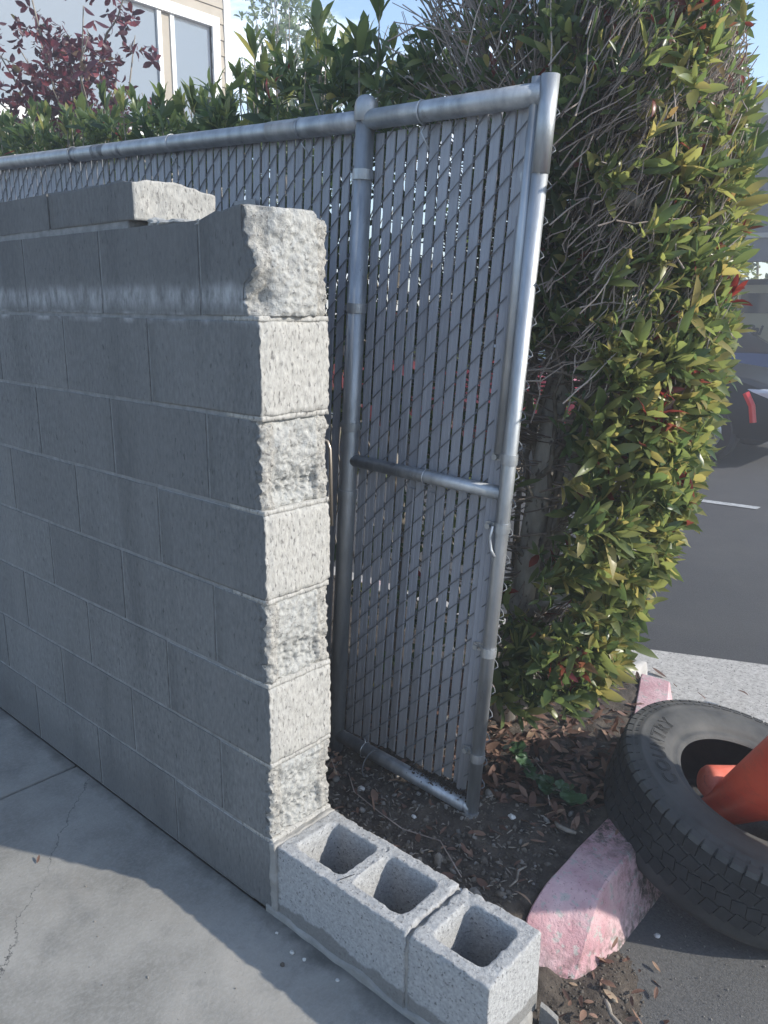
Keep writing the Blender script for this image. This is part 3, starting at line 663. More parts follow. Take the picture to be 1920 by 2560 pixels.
# ------------------------------------------------------------------ leaves and twigs
# leaf template: midrib fold, pointed ends; length along +y, 1 unit
LT = np.array([(0, 0, 0), (-.10, .22, .035), (0, .22, -.0), (.10, .22, .035), (-.155, .55, .045), (0, .55, 0), (.155, .55, .045), (-.115, .80, .02), (0, .80, -.01), (.115, .80, .02), (0, 1.0, -.05)], float)
LF = np.array([(0, 1, 2, 2), (0, 2, 3, 3), (1, 4, 5, 2), (2, 5, 6, 3), (4, 7, 8, 5), (5, 8, 9, 6), (7, 10, 8, 8), (8, 10, 9, 9)])
LF3 = np.array([(0, 2, 1), (0, 3, 2), (1, 2, 4), (2, 5, 4), (2, 3, 5), (3, 6, 5), (4, 5, 7), (5, 8, 7), (5, 6, 8), (6, 9, 8), (7, 8, 10), (8, 9, 10)])
def frames(d, up):
    d = d / np.linalg.norm(d, axis=1, keepdims=True); x = np.cross(d, up); x /= np.maximum(1e-6, np.linalg.norm(x, axis=1, keepdims=True)); z = np.cross(x, d); return x, d, z
def leaf_arrays(P0, D, UP, S, W, curl):
    x, y, z = frames(D, UP); n = len(P0); V = np.zeros((n, 11, 3))
    for k, (a, b_, c_) in enumerate(LT):
        V[:, k] = P0 + (x * (a * W)[:, None] + y * (b_ * S)[:, None] + z * ((c_ * W * 1.0) - curl * S * b_ * b_)[:, None])
    F = (LF3[None] + (np.arange(n) * 11)[:, None, None]).reshape(-1, 3)
    return V.reshape(-1, 3), F
def unit(a): return a / np.maximum(1e-9, np.linalg.norm(a, axis=-1, keepdims=True))
def rosettes(C, A, per, size, spread=.9, tint_fn=None, wr=.30):
    """C centres (m,3), A shoot axes; per leaves each"""
    m = len(C); n = m * per; ci = np.repeat(np.arange(m), per); k = np.tile(np.arange(per), m)
    a = unit(A)[ci]; u = unit(np.cross(a, np.array([.3, .2, .93]) + 0 * a)); w = np.cross(a, u)
    ph = k * 2.4 + rng.uniform(0, 6.28, m)[ci]; t = k / max(1, per - 1)
    tilt = (spread * (1.15 - .75 * t)) * rng.uniform(.75, 1.2, n)
    D = a * np.cos(tilt)[:, None] + (u * np.cos(ph)[:, None] + w * np.sin(ph)[:, None]) * np.sin(tilt)[:, None]
    D += rng.normal(0, .08, (n, 3)); D[:, 2] += .06
    S = size * rng.uniform(.5, 1.28, n) * (1 - .35 * t) * np.repeat(rng.uniform(.8, 1.15, m), per)
    P0 = C[ci] + a * ((t - .8) * .05 * rng.uniform(.6, 1.3, n))[:, None]
    W = S * wr / .31 * rng.uniform(.85, 1.15, n); tint = tint_fn(C, ci, t) if tint_fn else rng.random(n)
    return P0, D, a + rng.normal(0, .05, (n, 3)), S, W, rng.normal(.12, .16, n), tint
CAMP = np.array([1.2438, -1.0375, 1.4173])
class Plant:
    def __init__(s): s.parts = []
    def add(s, r): s.parts.append(r)
    def finish(s, parent, m, nsingle, name='leaf', near=CAMP, near_fn=None):
        P0, D, U, S, W, Cu, Tn = [np.concatenate([p[i] for p in s.parts]) for i in range(7)]
        score = np.linalg.norm(P0 - near, axis=1) - S * 3
        if near_fn is not None: score = score + near_fn(P0)
        order = np.argsort(score); single = order[:nsingle]; rest = order[nsingle:]
        V, F = leaf_arrays(P0[rest], D[rest], U[rest], S[rest], W[rest], Cu[rest])
        fill('foliage', V, F, m, parent, kind='stuff', tint=np.repeat(Tn[rest], 11), smooth=True)
        # meshes shared between single leaves: curl x tint classes
        cache = {}
        for i in single:
            key = (int(Tn[i] * 14), int(Cu[i] * 10)); 
            if key not in cache:
                V1, F1 = leaf_arrays(np.zeros((1, 3)), np.array([[0, 1., 0]]), np.array([[0, 0, 1.]]), np.array([1.]), np.array([1.]), np.array([(key[1] + .5) / 10]))
                me = bpy.data.meshes.new(name); me.from_pydata(V1.tolist(), [], F1.tolist()); at = me.attributes.new('tint', 'FLOAT', 'POINT'); at.data.foreach_set('value', np.full(11, (key[0] + .5) / 14, np.float32))
                me.polygons.foreach_set('use_smooth', [True] * len(me.polygons)); me.materials.append(m); me.update(); cache[key] = me
            x, y, z = frames(D[i:i + 1], U[i:i + 1]); o = link(name, cache[key], parent); p = Vector(P0[i]) - parent.location
            A = np.eye(4); A[:3, 0] = x[0] * W[i]; A[:3, 1] = y[0] * S[i]; A[:3, 2] = z[0] * S[i]; A[:3, 3] = p; o.matrix_local = Matrix(A.tolist())
def twig_mesh(paths, radii, name, m, parent, kind='stuff', n=4):
    """paths: list of (k,3) arrays of equal k, radii (k,)"""
    Pn = np.array(paths); q, k, _ = Pn.shape; d = np.gradient(Pn, axis=1); d = unit(d); u = unit(np.cross(d, np.array([.21, .37, .9]) + 0 * d)); w = np.cross(d, u)
    rr = np.array(radii) if np.ndim(radii) == 2 else np.tile(radii, (q, 1))
    V = np.zeros((q, k, n, 3))
    for j in range(n):
        a = 2 * math.pi * j / n; V[:, :, j] = Pn + (u * math.cos(a) + w * math.sin(a)) * rr[:, :, None]
    i, j = np.meshgrid(np.arange(k - 1), np.arange(n), indexing='ij'); i = i.ravel(); j = j.ravel(); j2 = (j + 1) % n
    F0 = np.stack([i * n + j, i * n + j2, (i + 1) * n + j2, (i + 1) * n + j], 1); F = (F0[None] + (np.arange(q) * k * n)[:, None, None]).reshape(-1, 4)
    return fill(name, V.reshape(-1, 3), F, m, parent, kind=kind, smooth=True)
def xr(y, z):
    """right-hand outline of the shrub: x limit for height z (arrays)"""
    zz = np.array([-.1, .15, .37, .54, .71, .85, .99, 1.11, 1.33, 1.48, 1.6, 1.8, 1.95, 2.1, 2.25, 2.45]); xx = np.array([.20, .30, .38, .43, .475, .52, .555, .565, .585, .60, .595, .61, .585, .54, .48, .30])
    base = np.interp(z, zz, xx); return base - .36 * np.clip(y - .9, 0, 2) - .55 * np.clip(.82 - y, 0, 1)
TOPZ = 2.40
def shell_points(n, x0, front_y, back_y, zlo, zhi, end=True, inner=.16, jitter=.05):
    """points near the clipped faces of a box-shaped shrub: front, top and right end"""
    out = []; nor = []
    area = np.array([3 * (zhi - zlo), 2.2, 1.0 * (zhi - zlo) * (1.5 if end else 0)])
    return area
def hedge_points(n, x0, x1, fn_y, back, zlo, ztop_fn, which):
    x = rng.uniform(x0, x1, n); dep = rng.exponential(.055, n)
    if which == 'front':
        z = zlo + (ztop_fn(x) - zlo) * rng.random(n); y = fn_y + dep + .03 * np.sin(x * 9) + .03 * np.sin(z * 7 + x * 3); nrm = np.array([0, -1, .35])
    elif which == 'top':
        y = rng.uniform(fn_y, back, n); z = ztop_fn(x) - dep * .8 + .035 * np.sin(x * 11 + y * 5); nrm = np.array([0, -.1, 1.])
    elif which == 'back':
        z = zlo + (ztop_fn(x) - zlo) * rng.random(n); y = back - dep; nrm = np.array([0, 1, .3])
    return np.stack([x, y, z], 1), np.tile(nrm, (n, 1)) + rng.normal(0, .45, (n, 3))

# --- long hedge behind the fence, to the left
hedge = empty('hedge', (-2, 1.1, .1), 'long clipped hedge of dark upright leaves behind the slatted fence', 'hedge')
htop = lambda x: 2.10 + .04 * np.sin(x * 2.1 + 1) + .03 * np.sin(x * 7)
hp = Plant()
def tint_h(C, ci, t): return np.clip(rng.normal(.28, .16, len(ci)) + .12 * t + .25 * (rng.random(len(ci)) < .06), 0, .86) + (rng.random(len(ci)) < .012) * .6
for which, n in (('front', 1300), ('top', 900), ('back', 150)):
    C, A = hedge_points(n, -4.4, -.12, .62, 1.55, .15 if which != 'front' else 1.1, htop, which)
    hp.add(rosettes(C, A, 9, .075, tint_fn=tint_h))
C, A = hedge_points(90, -1.6, -.12, .80, 1.5, .15, lambda x: 1.1 + 0 * x, 'front'); hp.add(rosettes(C, A, 8, .07, tint_fn=tint_h))
# upright shoots along the top edge
n = 210; C = np.stack([rng.uniform(-4.3, -.15, n), rng.uniform(.62, 1.35, n), np.zeros(n)], 1); C[:, 2] = htop(C[:, 0]) + rng.uniform(.0, .10, n)
A = np.tile([0, -.05, 1.], (n, 1)) + rng.normal(0, .16, (n, 3)); hp.add(rosettes(C, A, 10, .085, spread=.42, tint_fn=lambda C, ci, t: np.clip(rng.normal(.52, .16, len(ci)), 0, .84)))
stems = [np.linspace(c - np.array([a_[0] * .1, a_[1] * .1, .34]), c, 4) for c, a_ in zip(C, A)]
hp.finish(hedge, M_leaf, 260, near_fn=lambda P0: np.where(P0[:, 2] > 1.9, 0, 3))
q = []
for i in range(500):
    x = rng.uniform(-4.3, -.1); y = rng.uniform(.75, 1.45); a = rng.normal(0, .25, 2); z0 = rng.uniform(.2, 1.6); L_ = rng.uniform(.4, .8); q.append(np.stack([x + a[0] * np.linspace(0, 1, 4) * L_, y + a[1] * np.linspace(0, 1, 4) * L_, z0 + np.linspace(0, 1, 4) * L_], 1))
twig_mesh(q + stems, [.0035, .003, .0024, .0014], 'twigs', M_bark, hedge)
for x in (-.55, -1.2, -1.9, -2.7, -3.5):
    b = MB(); b.tube([(x, 1.05, .05), (x + .03, 1.08, .6), (x - .04, 1.02, 1.2), (x + .02, 1.1, 1.8)], [.035, .028, .02, .01], 8); b.build('trunk', M_bark, hedge, smooth=True)

# --- big clipped shrub with bare twigs, to the right of the end post
shrub = empty('shrub', (.05, .98, .1), 'large clipped shrub with grey trunks and yellow-green and reddish leaves right of the end post', 'shrub')
def sub_branch(p0, p1, r0, r1, name='branch', wob=.03, k=7, n=8):
    p0 = np.array(p0); p1 = np.array(p1); t = np.linspace(0, 1, k)[:, None]; pts = p0 + (p1 - p0) * t + rng.normal(0, wob, (k, 3)) * np.sin(t * 3.14)
    b = MB(); b.tube([tuple(p) for p in pts], list(np.linspace(r0, r1, k)), n); b.build(name, M_bark, shrub, smooth=True); return pts
trunks = [([(-.02, 1.0, .06), (.03, .97, .35), (.09, .92, .66), (.135, .90, .95), (.175, .90, 1.28), (.19, .93, 1.6)], [.040, .036, .034, .031, .027, .018]),
          ([(.00, 1.06, .06), (.06, 1.04, .4), (.13, .98, .72), (.20, .95, 1.0), (.27, .96, 1.25), (.33, 1.0, 1.6)], [.032, .030, .027, .024, .020, .012]),
          ([(-.03, 1.0, .12), (.08, .90, .26), (.20, .80, .33), (.30, .74, .37)], [.02, .018, .014, .008]),
          ([(.05, .96, .42), (.16, .86, .60), (.26, .80, .66), (.36, .80, .70)], [.017, .014, .011, .007])]
for pts, rs in trunks:
    b = MB(); b.tube(pts, [q_ * 1.12 for q_ in rs], 12); b.build('trunk', M_trunk, shrub, smooth=True)
b = MB(); b.tube([(.372, .69, 1.678), (.405, .685, 1.675), (.43, .695, 1.662), (.452, .71, 1.648)], [.010, .012, .013, .012], 8); b.tube([(.418, .69, 1.67), (.416, .69, 1.71), (.43, .70, 1.76)], [.008, .006, .004], 6); b.build('sawn_branch', M_bark, shrub, smooth=True)
# main limbs then twigs running from inside out to the clipped faces
limbs = []; start = [(.13, .92, .9), (.175, .90, 1.28), (.19, .93, 1.55), (.24, .95, 1.15), (.30, 1.0, 1.45), (.09, .93, .66), (.05, .98, .45)]
for i in range(38):
    s = start[i % 7]; z = rng.uniform(.35, 2.2) if i % 7 > 3 else rng.uniform(1.2, 2.3); y = rng.uniform(.72, 1.25); x = min(xr(y, z) - .08, rng.uniform(.0, .6)) if i % 3 else rng.uniform(-.2, .3)
    limbs.append(sub_branch(s, (x, y, max(z, s[2] - .15)), .011, .004, wob=.03, n=6))
LP_ = np.concatenate(limbs); 
q = []; tips = []
for i in range(2600):
    z = rng.uniform(.3, 2.42) if rng.random() < .45 else rng.uniform(1.15, 2.45)
    if rng.random() < .55: y = rng.uniform(.66, 1.3); x = xr(y, z) - rng.exponential(.05) - .03
    else: x = rng.uniform(-.25, .55); y = .64 + rng.exponential(.06) + .25 * max(0, x - .35); x = min(x, xr(y, z) - .02)
    e = np.array([x, y, z]); j = rng.integers(len(LP_)); cand = LP_[rng.integers(len(LP_), size=14)]; cand = cand[cand[:, 2] < z + .05]
    if len(cand) == 0: continue
    s = cand[np.argmin(np.linalg.norm(cand - e, axis=1))]; L_ = np.linalg.norm(e - s); mid = (e + s) / 2; uu = mid[0] - .11 - (.93 - mid[1]) * .57
    if -.06 < uu < .13 and .64 < mid[2] < 1.34 and mid[1] < .95: continue
    if L_ > .42: s = e + (s - e) * .42 / L_
    t = np.linspace(0, 1, 6)[:, None]; c1 = s + (e - s) * .5 + np.array([.0, 0, -.04]) + rng.normal(0, .02, 3); pts = (1 - t) ** 2 * s + 2 * t * (1 - t) * c1 + t * t * e + rng.normal(0, .004, (6, 3)) * t
    q.append(pts); tips.append(e)
rad = [np.linspace(1, .4, 6) * rng.uniform(.0016, .0044) for _ in q]
twig_mesh(q, rad, 'twigs', M_twig, shrub)
tips = np.array(tips)
# fine upright dry twigs in the bare upper part
q = []
for i in range(2300):
    z = rng.uniform(1.30, 2.5); y = rng.uniform(.62, 1.15); x = xr(y, z) - rng.exponential(.13) + .02; 
    e = np.array([x, y, z]); d = np.array([.45 + .3 * (x > .4), -.15, .9]) + rng.normal(0, .35, 3); d /= np.linalg.norm(d); L_ = rng.uniform(.07, .22)
    t = np.linspace(0, 1, 5)[:, None]; q.append(e - d * L_ * (1 - t) + rng.normal(0, .005, (5, 3)))
twig_mesh(q, [.0022, .002, .0017, .0014, .001], 'twigs', M_twig, shrub)
sp = Plant()
def tint_s(C, ci, t):
    n = len(ci); base = .50 + .17 * (C[ci, 0] > .35) + .0 * t; v = np.clip(rng.normal(base, .17, n) + np.repeat(rng.normal(0, .09, len(C)), n // len(C)), 0, .88)
    red = (rng.random(len(C)) < .028)[ci]; return np.where(red, rng.uniform(.92, 1, n), v)
def endpts(n, zlo, zhi, d=.05):
    z = rng.uniform(zlo, zhi, n); y = rng.uniform(.62, 1.45, n); x = xr(y, z) - rng.exponential(d, n); return np.stack([x, y, z], 1), np.tile([.85, -.28, .42], (n, 1)) + rng.normal(0, .38, (n, 3))
for (n, zlo, zhi) in ((210, .36, .8), (400, .75, 1.35), (170, 1.3, 1.75), (80, 1.7, 2.45)):
    C, A = endpts(n, zlo, zhi); sp.add(rosettes(C, A, 9, .086, spread=.62, tint_fn=tint_s, wr=.25))
def clear(C, A):
    u = C[:, 0] - .11 - (.93 - C[:, 1]) * .57; k = ~((u > -.07) & (u < .14) & (C[:, 2] > .62) & (C[:, 2] < 1.36) & (C[:, 1] < .96)); return C[k], A[k]
def frontpts(n, zlo, zhi, x0=.16, x1=.60):
    z = rng.uniform(zlo, zhi, n); x = rng.uniform(x0, x1, n); y = .66 + rng.exponential(.07, n) + .45 * np.clip(x - .36, 0, 1) + .04 * np.sin(z * 9); x = np.minimum(x, xr(y, z)); return np.stack([x, y, z], 1), np.tile([.25, -.8, .45], (n, 1)) + rng.normal(0, .45, (n, 3))
for (n, zlo, zhi, a, c) in ((18, .36, .8, .14, .3), (65, .40, .8, .30, .6), (14, .75, 1.35, .16, .30), (120, .75, 1.35, .30, .60), (130, 1.3, 1.75, .16, .6), (90, 1.7, 2.45, .16, .6)):
    C, A = clear(*frontpts(n, zlo, zhi, a, c)); sp.add(rosettes(C, A, 8, .086, spread=.72, tint_fn=tint_s, wr=.26))
C, A = frontpts(420, .42, 2.3, -.2, .25); C[:, 1] += .06; kk = ~((C[:, 0] > .04) & (C[:, 2] > .55) & (C[:, 2] < 1.4)) & ((C[:, 2] > .8) | (rng.random(len(C)) < .4)) & ((C[:, 2] < 1.6) | (rng.random(len(C)) < .45)); C, A = clear(C[kk], A[kk]); sp.add(rosettes(C, A, 8, .070, tint_fn=lambda C, ci, t: np.clip(rng.normal(.38, .16, len(ci)), 0, .85)))
C, A = hedge_points(130, -.2, .5, .66, 1.5, .3, lambda x: 2.44 + 0 * x, 'top'); sp.add(rosettes(C, A, 7, .065, tint_fn=tint_s))
C, A = hedge_points(110, -.2, .35, .66, 1.5, .6, lambda x: 2.4 + 0 * x, 'back'); sp.add(rosettes(C, A, 8, .07, tint_fn=tint_s))
tb = lambda C, ci, t: np.where(rng.random(len(ci)) < .14, rng.uniform(.89, .97, len(ci)), np.clip(rng.normal(.45, .2, len(ci)), 0, .86))
C, A = endpts(300, 1.35, 2.45, .09); sp.add(rosettes(C, A, 6, .056, spread=.9, tint_fn=tb, wr=.28))
C, A = frontpts(520, 1.35, 2.45, .0, .6); sp.add(rosettes(C, A, 6, .056, spread=.9, tint_fn=tb, wr=.28))
C, A = endpts(260, .40, 1.35, .09); sp.add(rosettes(C, A, 6, .052, spread=1.0, tint_fn=tb, wr=.28))
sp.finish(shrub, M_leaf, 300, near_fn=lambda P0: -1.2 * (P0[:, 0] > .3))

# --- wine-red tree at the upper left
rt = empty('red_leaf_tree', (-4.5, 2.2, 0), 'wine-red leaved tree rising behind the far end of the hedge', 'tree')
b = MB(); b.tube([(-4.5, 2.2, -.05), (-4.48, 2.18, 1.2), (-4.4, 2.1, 2.2), (-4.3, 2.0, 3.0)], [.07, .06, .045, .02], 10); b.build('trunk', M_bark, rt, smooth=True)
tips_ = []
for i in range(26):
    p1 = np.array([-4.15, 1.85, 2.95]) + rng.normal(0, 1, 3) * np.array([.42, .3, .34]); s = np.array([-4.4, 2.1, rng.uniform(1.9, 2.9)]); b = MB(); t = np.linspace(0, 1, 5)[:, None]; pts = s + (p1 - s) * t + rng.normal(0, .04, (5, 3)) * np.sin(3 * t)
    b.tube([tuple(p) for p in pts], [.014, .011, .008, .006, .003], 6); b.build('branch', M_bark, rt, smooth=True)
    for f in np.linspace(.45, 1, 7): tips_.append(s + (p1 - s) * f + rng.normal(0, .06, 3))
tips_ = np.array(tips_); C = np.repeat(tips_, 2, 0) + rng.normal(0, .07, (len(tips_) * 2, 3)); A = rng.normal(0, 1, C.shape) + [0, 0, -.4]
rp = Plant(); rp.add(rosettes(C, A, 7, .075, spread=1.2, wr=.5, tint_fn=lambda C, ci, t: rng.random(len(ci)) ** 1.3)); rp.finish(rt, M_redleaf, 80)

# --- pale tree beside the house
pt = empty('pale_tree', (-9.5, 8.6, -.04), 'pale feathery tree at the corner of the beige house', 'tree')
b = MB(); b.tube([(-9.5, 8.6, -.05), (-9.4, 8.6, 2.5), (-9.45, 8.55, 5.2)], [.14, .11, .04], 10); b.build('trunk', M_bark, pt, smooth=True)
pp = Plant(); n = 900; th = rng.uniform(0, 6.28, n); zz = rng.uniform(2.2, 6.6, n); rr = .95 * np.sqrt(rng.random(n)) * np.interp(zz, [2.2, 4, 6, 7], [.6, 1.1, .8, .1]) * (1 + .25 * np.sin(zz * 5 + th * 2))
C = np.stack([-9.45 + rr * np.cos(th), 8.6 + rr * np.sin(th), zz], 1); pp.add(rosettes(C, rng.normal(0, 1, (n, 3)), 7, .11, 1.2, lambda C, ci, t: rng.random(len(ci)), wr=.5)); pp.finish(pt, M_treeleaf, 20)
q = [np.linspace([-9.43, 8.58, rng.uniform(1.8, 4.8)], C[i], 4) for i in rng.integers(0, n, 70)]; twig_mesh(q, [.03, .02, .012, .006], 'branches', M_bark, pt)

# --- far sunlit hedge beyond the carport
fh = empty('far_hedge', (-6, 24, 0), 'sunlit yellow-green hedge seen under the carport roof', 'hedge')
n = 2600; C = np.stack([rng.uniform(-13, 3, n), rng.uniform(22.6, 24, n), rng.uniform(0, 4.6, n)], 1); C[:, 1] += .5 * np.sin(C[:, 0] * 2) * np.sin(C[:, 2] * 2.3)
fp = Plant(); fp.add(rosettes(C, rng.normal(0, .6, (n, 3)) + [0, -1, .4], 6, .22, 1.1, lambda C, ci, t: rng.random(len(ci)), wr=.5)); fp.finish(fh, M_farhedge, 0)
q = [np.stack([np.full(4, x) + rng.normal(0, .1, 4), np.full(4, 24.2), np.linspace(-.05, 3.5, 4)], 1) for x in np.linspace(-12.5, 2.5, 16)]; twig_mesh(q, [.07, .06, .05, .03], 'stems', M_bark, fh)

# --- ground plant with scalloped leaves
gp = empty('trailing_ground_plant', (.24, .72, .12), 'trailing plant with round scalloped green leaves on the soil right of the end post', 'plant')
def scallop():
    me = bpy.data.meshes.new('leaf'); V = [(0, 0, 0)]; n = 30
    for i in range(n):
        a = 2 * math.pi * i / n; r = .5 * (1 + .14 * abs(math.sin(a * 2.5 + .3)) - (.35 if i in (22, 23) else 0)); V.append((r * math.cos(a), r * math.sin(a), .06 * math.sin(a * 5) + .10))
    me.from_pydata(V, [], [(0, 1 + i, 1 + (i + 1) % n) for i in range(n)]); at = me.attributes.new('tint', 'FLOAT', 'POINT'); at.data.foreach_set('value', np.full(n + 1, .5, np.float32)); me.materials.append(M_clover); me.polygons.foreach_set('use_smooth', [True] * n); me.update(); return me
sc = scallop()
path = [(.175, .80), (.20, .765), (.235, .735), (.28, .72), (.33, .712), (.38, .71), (.42, .70)]
pts3 = [(x, y, soilz(x, y) + .035) for x, y in path]; b = MB(); b.tube(pts3, .0018, 6); b.build('stem', M_twig, gp, smooth=True)
for i in range(34):
    f = rng.uniform(0, len(path) - 1.01); k = int(f); u = f - k; x = path[k][0] * (1 - u) + path[k + 1][0] * u + rng.normal(0, .012); y = path[k][1] * (1 - u) + path[k + 1][1] * u + rng.normal(0, .014)
    o = link('leaf', sc, gp); s = rng.uniform(.026, .042); o.location = Vector((x, y, soilz(x, y) + .035 + rng.uniform(0, .018))) - gp.location; o.rotation_euler = (rng.normal(.25, .25), rng.normal(0, .3), rng.uniform(0, 6)); o.scale = (s, s, s)

# --- litter on the soil
def litter(n, xf, yf, zf, size, name, tf):
    P0 = np.array([(xf(), yf(), 0) for _ in range(n)]); P0[:, 2] = [zf(x, y) + rng.uniform(.002, .016) for x, y, _ in P0]
    D = np.stack([rng.normal(0, 1, n), rng.normal(0, 1, n), rng.normal(0, .28, n)], 1); U = np.stack([rng.normal(0, .45, n), rng.normal(0, .45, n), np.ones(n)], 1)
    S = size * rng.uniform(.55, 1.25, n); V, F = leaf_arrays(P0, D, U, S, S * rng.uniform(.8, 1.3, n), rng.uniform(-.5, .7, n))
    return fill(name, V, F, M_dead, None, kind='stuff', tint=np.repeat(np.clip(tf(n), 0, 1), 11), smooth=True)
o = litter(1250, lambda: rng.uniform(-.3, .46), lambda: .62 + abs(rng.normal(0, .42)) if rng.random() < .96 else rng.uniform(.3, .6), soilz, .050, 'leaf_litter', lambda n: rng.normal(.42, .22, n)); tag(o, 'reddish brown dead leaves littering the soil under the shrub', 'leaf litter')
o = litter(70, lambda: rng.uniform(-.15, .46), lambda: rng.uniform(.22, .62), soilz, .036, 'leaf_litter', lambda n: rng.normal(.3, .25, n)); tag(o, 'sparse dead leaves on the bare soil behind the hollow blocks', 'leaf litter')
o = litter(60, lambda: rng.uniform(.60, .80), lambda: rng.uniform(.12, .55), spill, .034, 'leaf_litter', lambda n: rng.normal(.4, .25, n)); tag(o, 'small dead leaves on the spilled soil at the kerb foot', 'leaf litter')
def rocks(n, pos, size, name, m, kind='stuff'):
    bm = bmesh.new(); bmesh.ops.create_icosphere(bm, subdivisions=1, radius=1); base = np.array([v.co[:] for v in bm.verts]); F0 = np.array([[v.index for v in f.verts] for f in bm.faces]); bm.free()
    V = []; F = []
    for i in range(n):
        p = np.array(pos()); s = size() ; A = np.linalg.qr(rng.normal(0, 1, (3, 3)))[0]; v = base * (1 + rng.normal(0, .16, (len(base), 1))) * np.array([1, rng.uniform(.6, 1), rng.uniform(.4, .9)]); V.append(v @ A * s + p); F.append(F0 + i * len(base))
    return fill(name, np.concatenate(V), np.concatenate(F), m, kind=kind)
def ps():
    x, y = rng.uniform(-.28, .47), .2 + abs(rng.normal(0, .3)); return (x, y, soilz(x, y) + .001)
o = rocks(2600, ps, lambda: .0028 * math.exp(rng.normal(0, .55)), 'soil_clods', M_clod); tag(o, 'loose crumbs and clods of soil around the fence foot', 'soil clods')
o = rocks(150, ps, lambda: .0045 * math.exp(abs(rng.normal(0, .6))), 'stones', M_stone); tag(o, 'small grey-brown stones scattered in the soil', 'stones')
def chips(n):
    P0 = np.array([ps() for _ in range(n)]); D = np.stack([rng.normal(0, 1, n), rng.normal(0, 1, n), rng.normal(0, .25, n)], 1); D = unit(D) * rng.uniform(.006, .022, n)[:, None]
    return [np.stack([p - d / 2 + (0, 0, .004), p + (0, 0, .005) + rng.normal(0, .001, 3), p + d / 2 + (0, 0, .004)]) for p, d in zip(P0, D)]
o = twig_mesh(chips(420), [.0010, .0022, .0008], 'wood_chips', M_bark, None); tag(o, 'broken bits of bark and stick mixed into the soil', 'wood chips')
def ps2():
    x, y = rng.uniform(.60, .84), rng.uniform(.06, .58); return (x, y, spill(x, y) + .001)
o = rocks(700, ps2, lambda: .0026 * math.exp(rng.normal(0, .5)), 'soil_clods', M_clod); tag(o, 'crumbs of soil spilled onto the asphalt by the half block', 'soil clods')
def ps3():
    x, y = rng.uniform(.62, 1.5), rng.uniform(.05, 1.0); return (x, y, -.037)
o = rocks(420, ps3, lambda: .0018 * math.exp(rng.normal(0, .5)), 'grit', M_stone); tag(o, 'fine pale grit scattered over the near asphalt', 'grit')
def ps4():
    return (rng.uniform(-.9, .75), rng.uniform(-.6, -.01), .001)
o = rocks(150, ps4, lambda: .0011 * math.exp(rng.normal(0, .5)), 'grit', M_stone); tag(o, 'fine crumbs scattered over the concrete pad', 'grit')
def ps5():
    x = rng.uniform(.0, .205); return (x, .505 + rng.normal(0, .012) + .01, .158 - .025 * (x / .2) * 0 + rng.uniform(0, .014))
o = rocks(900, ps5, lambda: rng.uniform(.0015, .0042), 'soil_heap', M_soil); tag(o, 'ridge of dark soil crumbs lying along the bottom rail', 'soil heap')

def stone(p, s, m, label, cat='stone', sc=(1, .8, .6), name='stone', group=None):
    bm = bmesh.new(); bmesh.ops.create_icosphere(bm, subdivisions=2, radius=1)
    for v in bm.verts: k = 1 + .45 * fbm((v.co.x + p[0] * 31, v.co.y + p[1] * 17, v.co.z), 1.1, 2); v.co = Vector((v.co.x * sc[0] * k, v.co.y * sc[1] * k, v.co.z * sc[2] * k)) * s
    me = bpy.data.meshes.new(name); bm.to_mesh(me); bm.free(); me.materials.append(m); o = link(name, me); o.location = p; tag(o, label, cat, group); return o
def sz(x, y, d=.004): return (x, y, soilz(x, y) + d)
G = 'white pebbles in the soil'
stone(sz(.303, .562), .011, M_white, 'bright white pebble on the soil right of the end post foot', group=G)
stone(sz(.10, .40), .007, M_white, 'small white pebble below the bottom rail near its right half', group=G)
stone(sz(-.075, .385), .010, M_white, 'dull white pebble below the bottom rail near the wall', group=G)
stone(sz(.345, .265), .011, M_white, 'white pebble on the soil behind the joint of the two hollow blocks', group=G)
stone(sz(.455, .27), .011, M_white, 'white pebble on the soil between half block and pink kerb', group=G)
stone(sz(.385, .275, .006), .017, M_stone, 'rounded brown stone just behind the half block', group='brown stones behind the hollow blocks')
stone(sz(.255, .305, .008), .020, M_stone, 'upright brown stone behind the two-cell block', sc=(.5, .4, 1.2), group='brown stones behind the hollow blocks')
stone(sz(.225, .27, .004), .018, M_stone, 'longish brown stone leaning beside the upright one', sc=(.5, .5, 1.1), group='brown stones behind the hollow blocks')
stone((.70, .60, -.034), .008, M_white, 'white pebble on the asphalt under the tyre edge')
stone((.79, .33, -.036), .013, M_stone, 'flat brownish stone on the asphalt right of the twig')
for (x, y, s, lb) in ((.045, -.035, .004, 'white crumb on the pad nearest the wall corner'), (.115, -.05, .0065, 'larger white crumb on the pad below the first hollow block'), (.15, -.045, .0045, 'white crumb on the pad touching the block foot'), (.245, -.035, .005, 'white crumb on the pad below the block joint')):
    stone((x, y, .002), s, M_white, lb, 'concrete crumb', name='concrete_crumb', group='white crumbs on the pad below the hollow blocks')
stone((.125, -.088, .003), .006, M_soil, 'dark crumb on the pad among the white crumbs', 'soil crumb', name='soil_crumb')
stone((.29, -.365, .003), .008, M_white, 'single white crumb in the open middle of the pad', 'concrete crumb', name='concrete_crumb')
stone((.43, -.30, .003), .007, M_black, 'dark grey crumb on the pad near the bottom edge', 'soil crumb', name='soil_crumb')
# broken shard leaning between the half block and the kerb
b = MB(); b.prism([(.618, -.035), (.66, -.035), (.655, .004), (.633, .020), (.618, .028)], 1, .185, .198); o = b.build('concrete_shard', M_newblock, bevel=.001, origin=(.63, .19, -.03)); o.rotation_euler = (0, 0, .35); tag(o, 'pale concrete shard wedged between half block and pink kerb end', 'concrete shard')
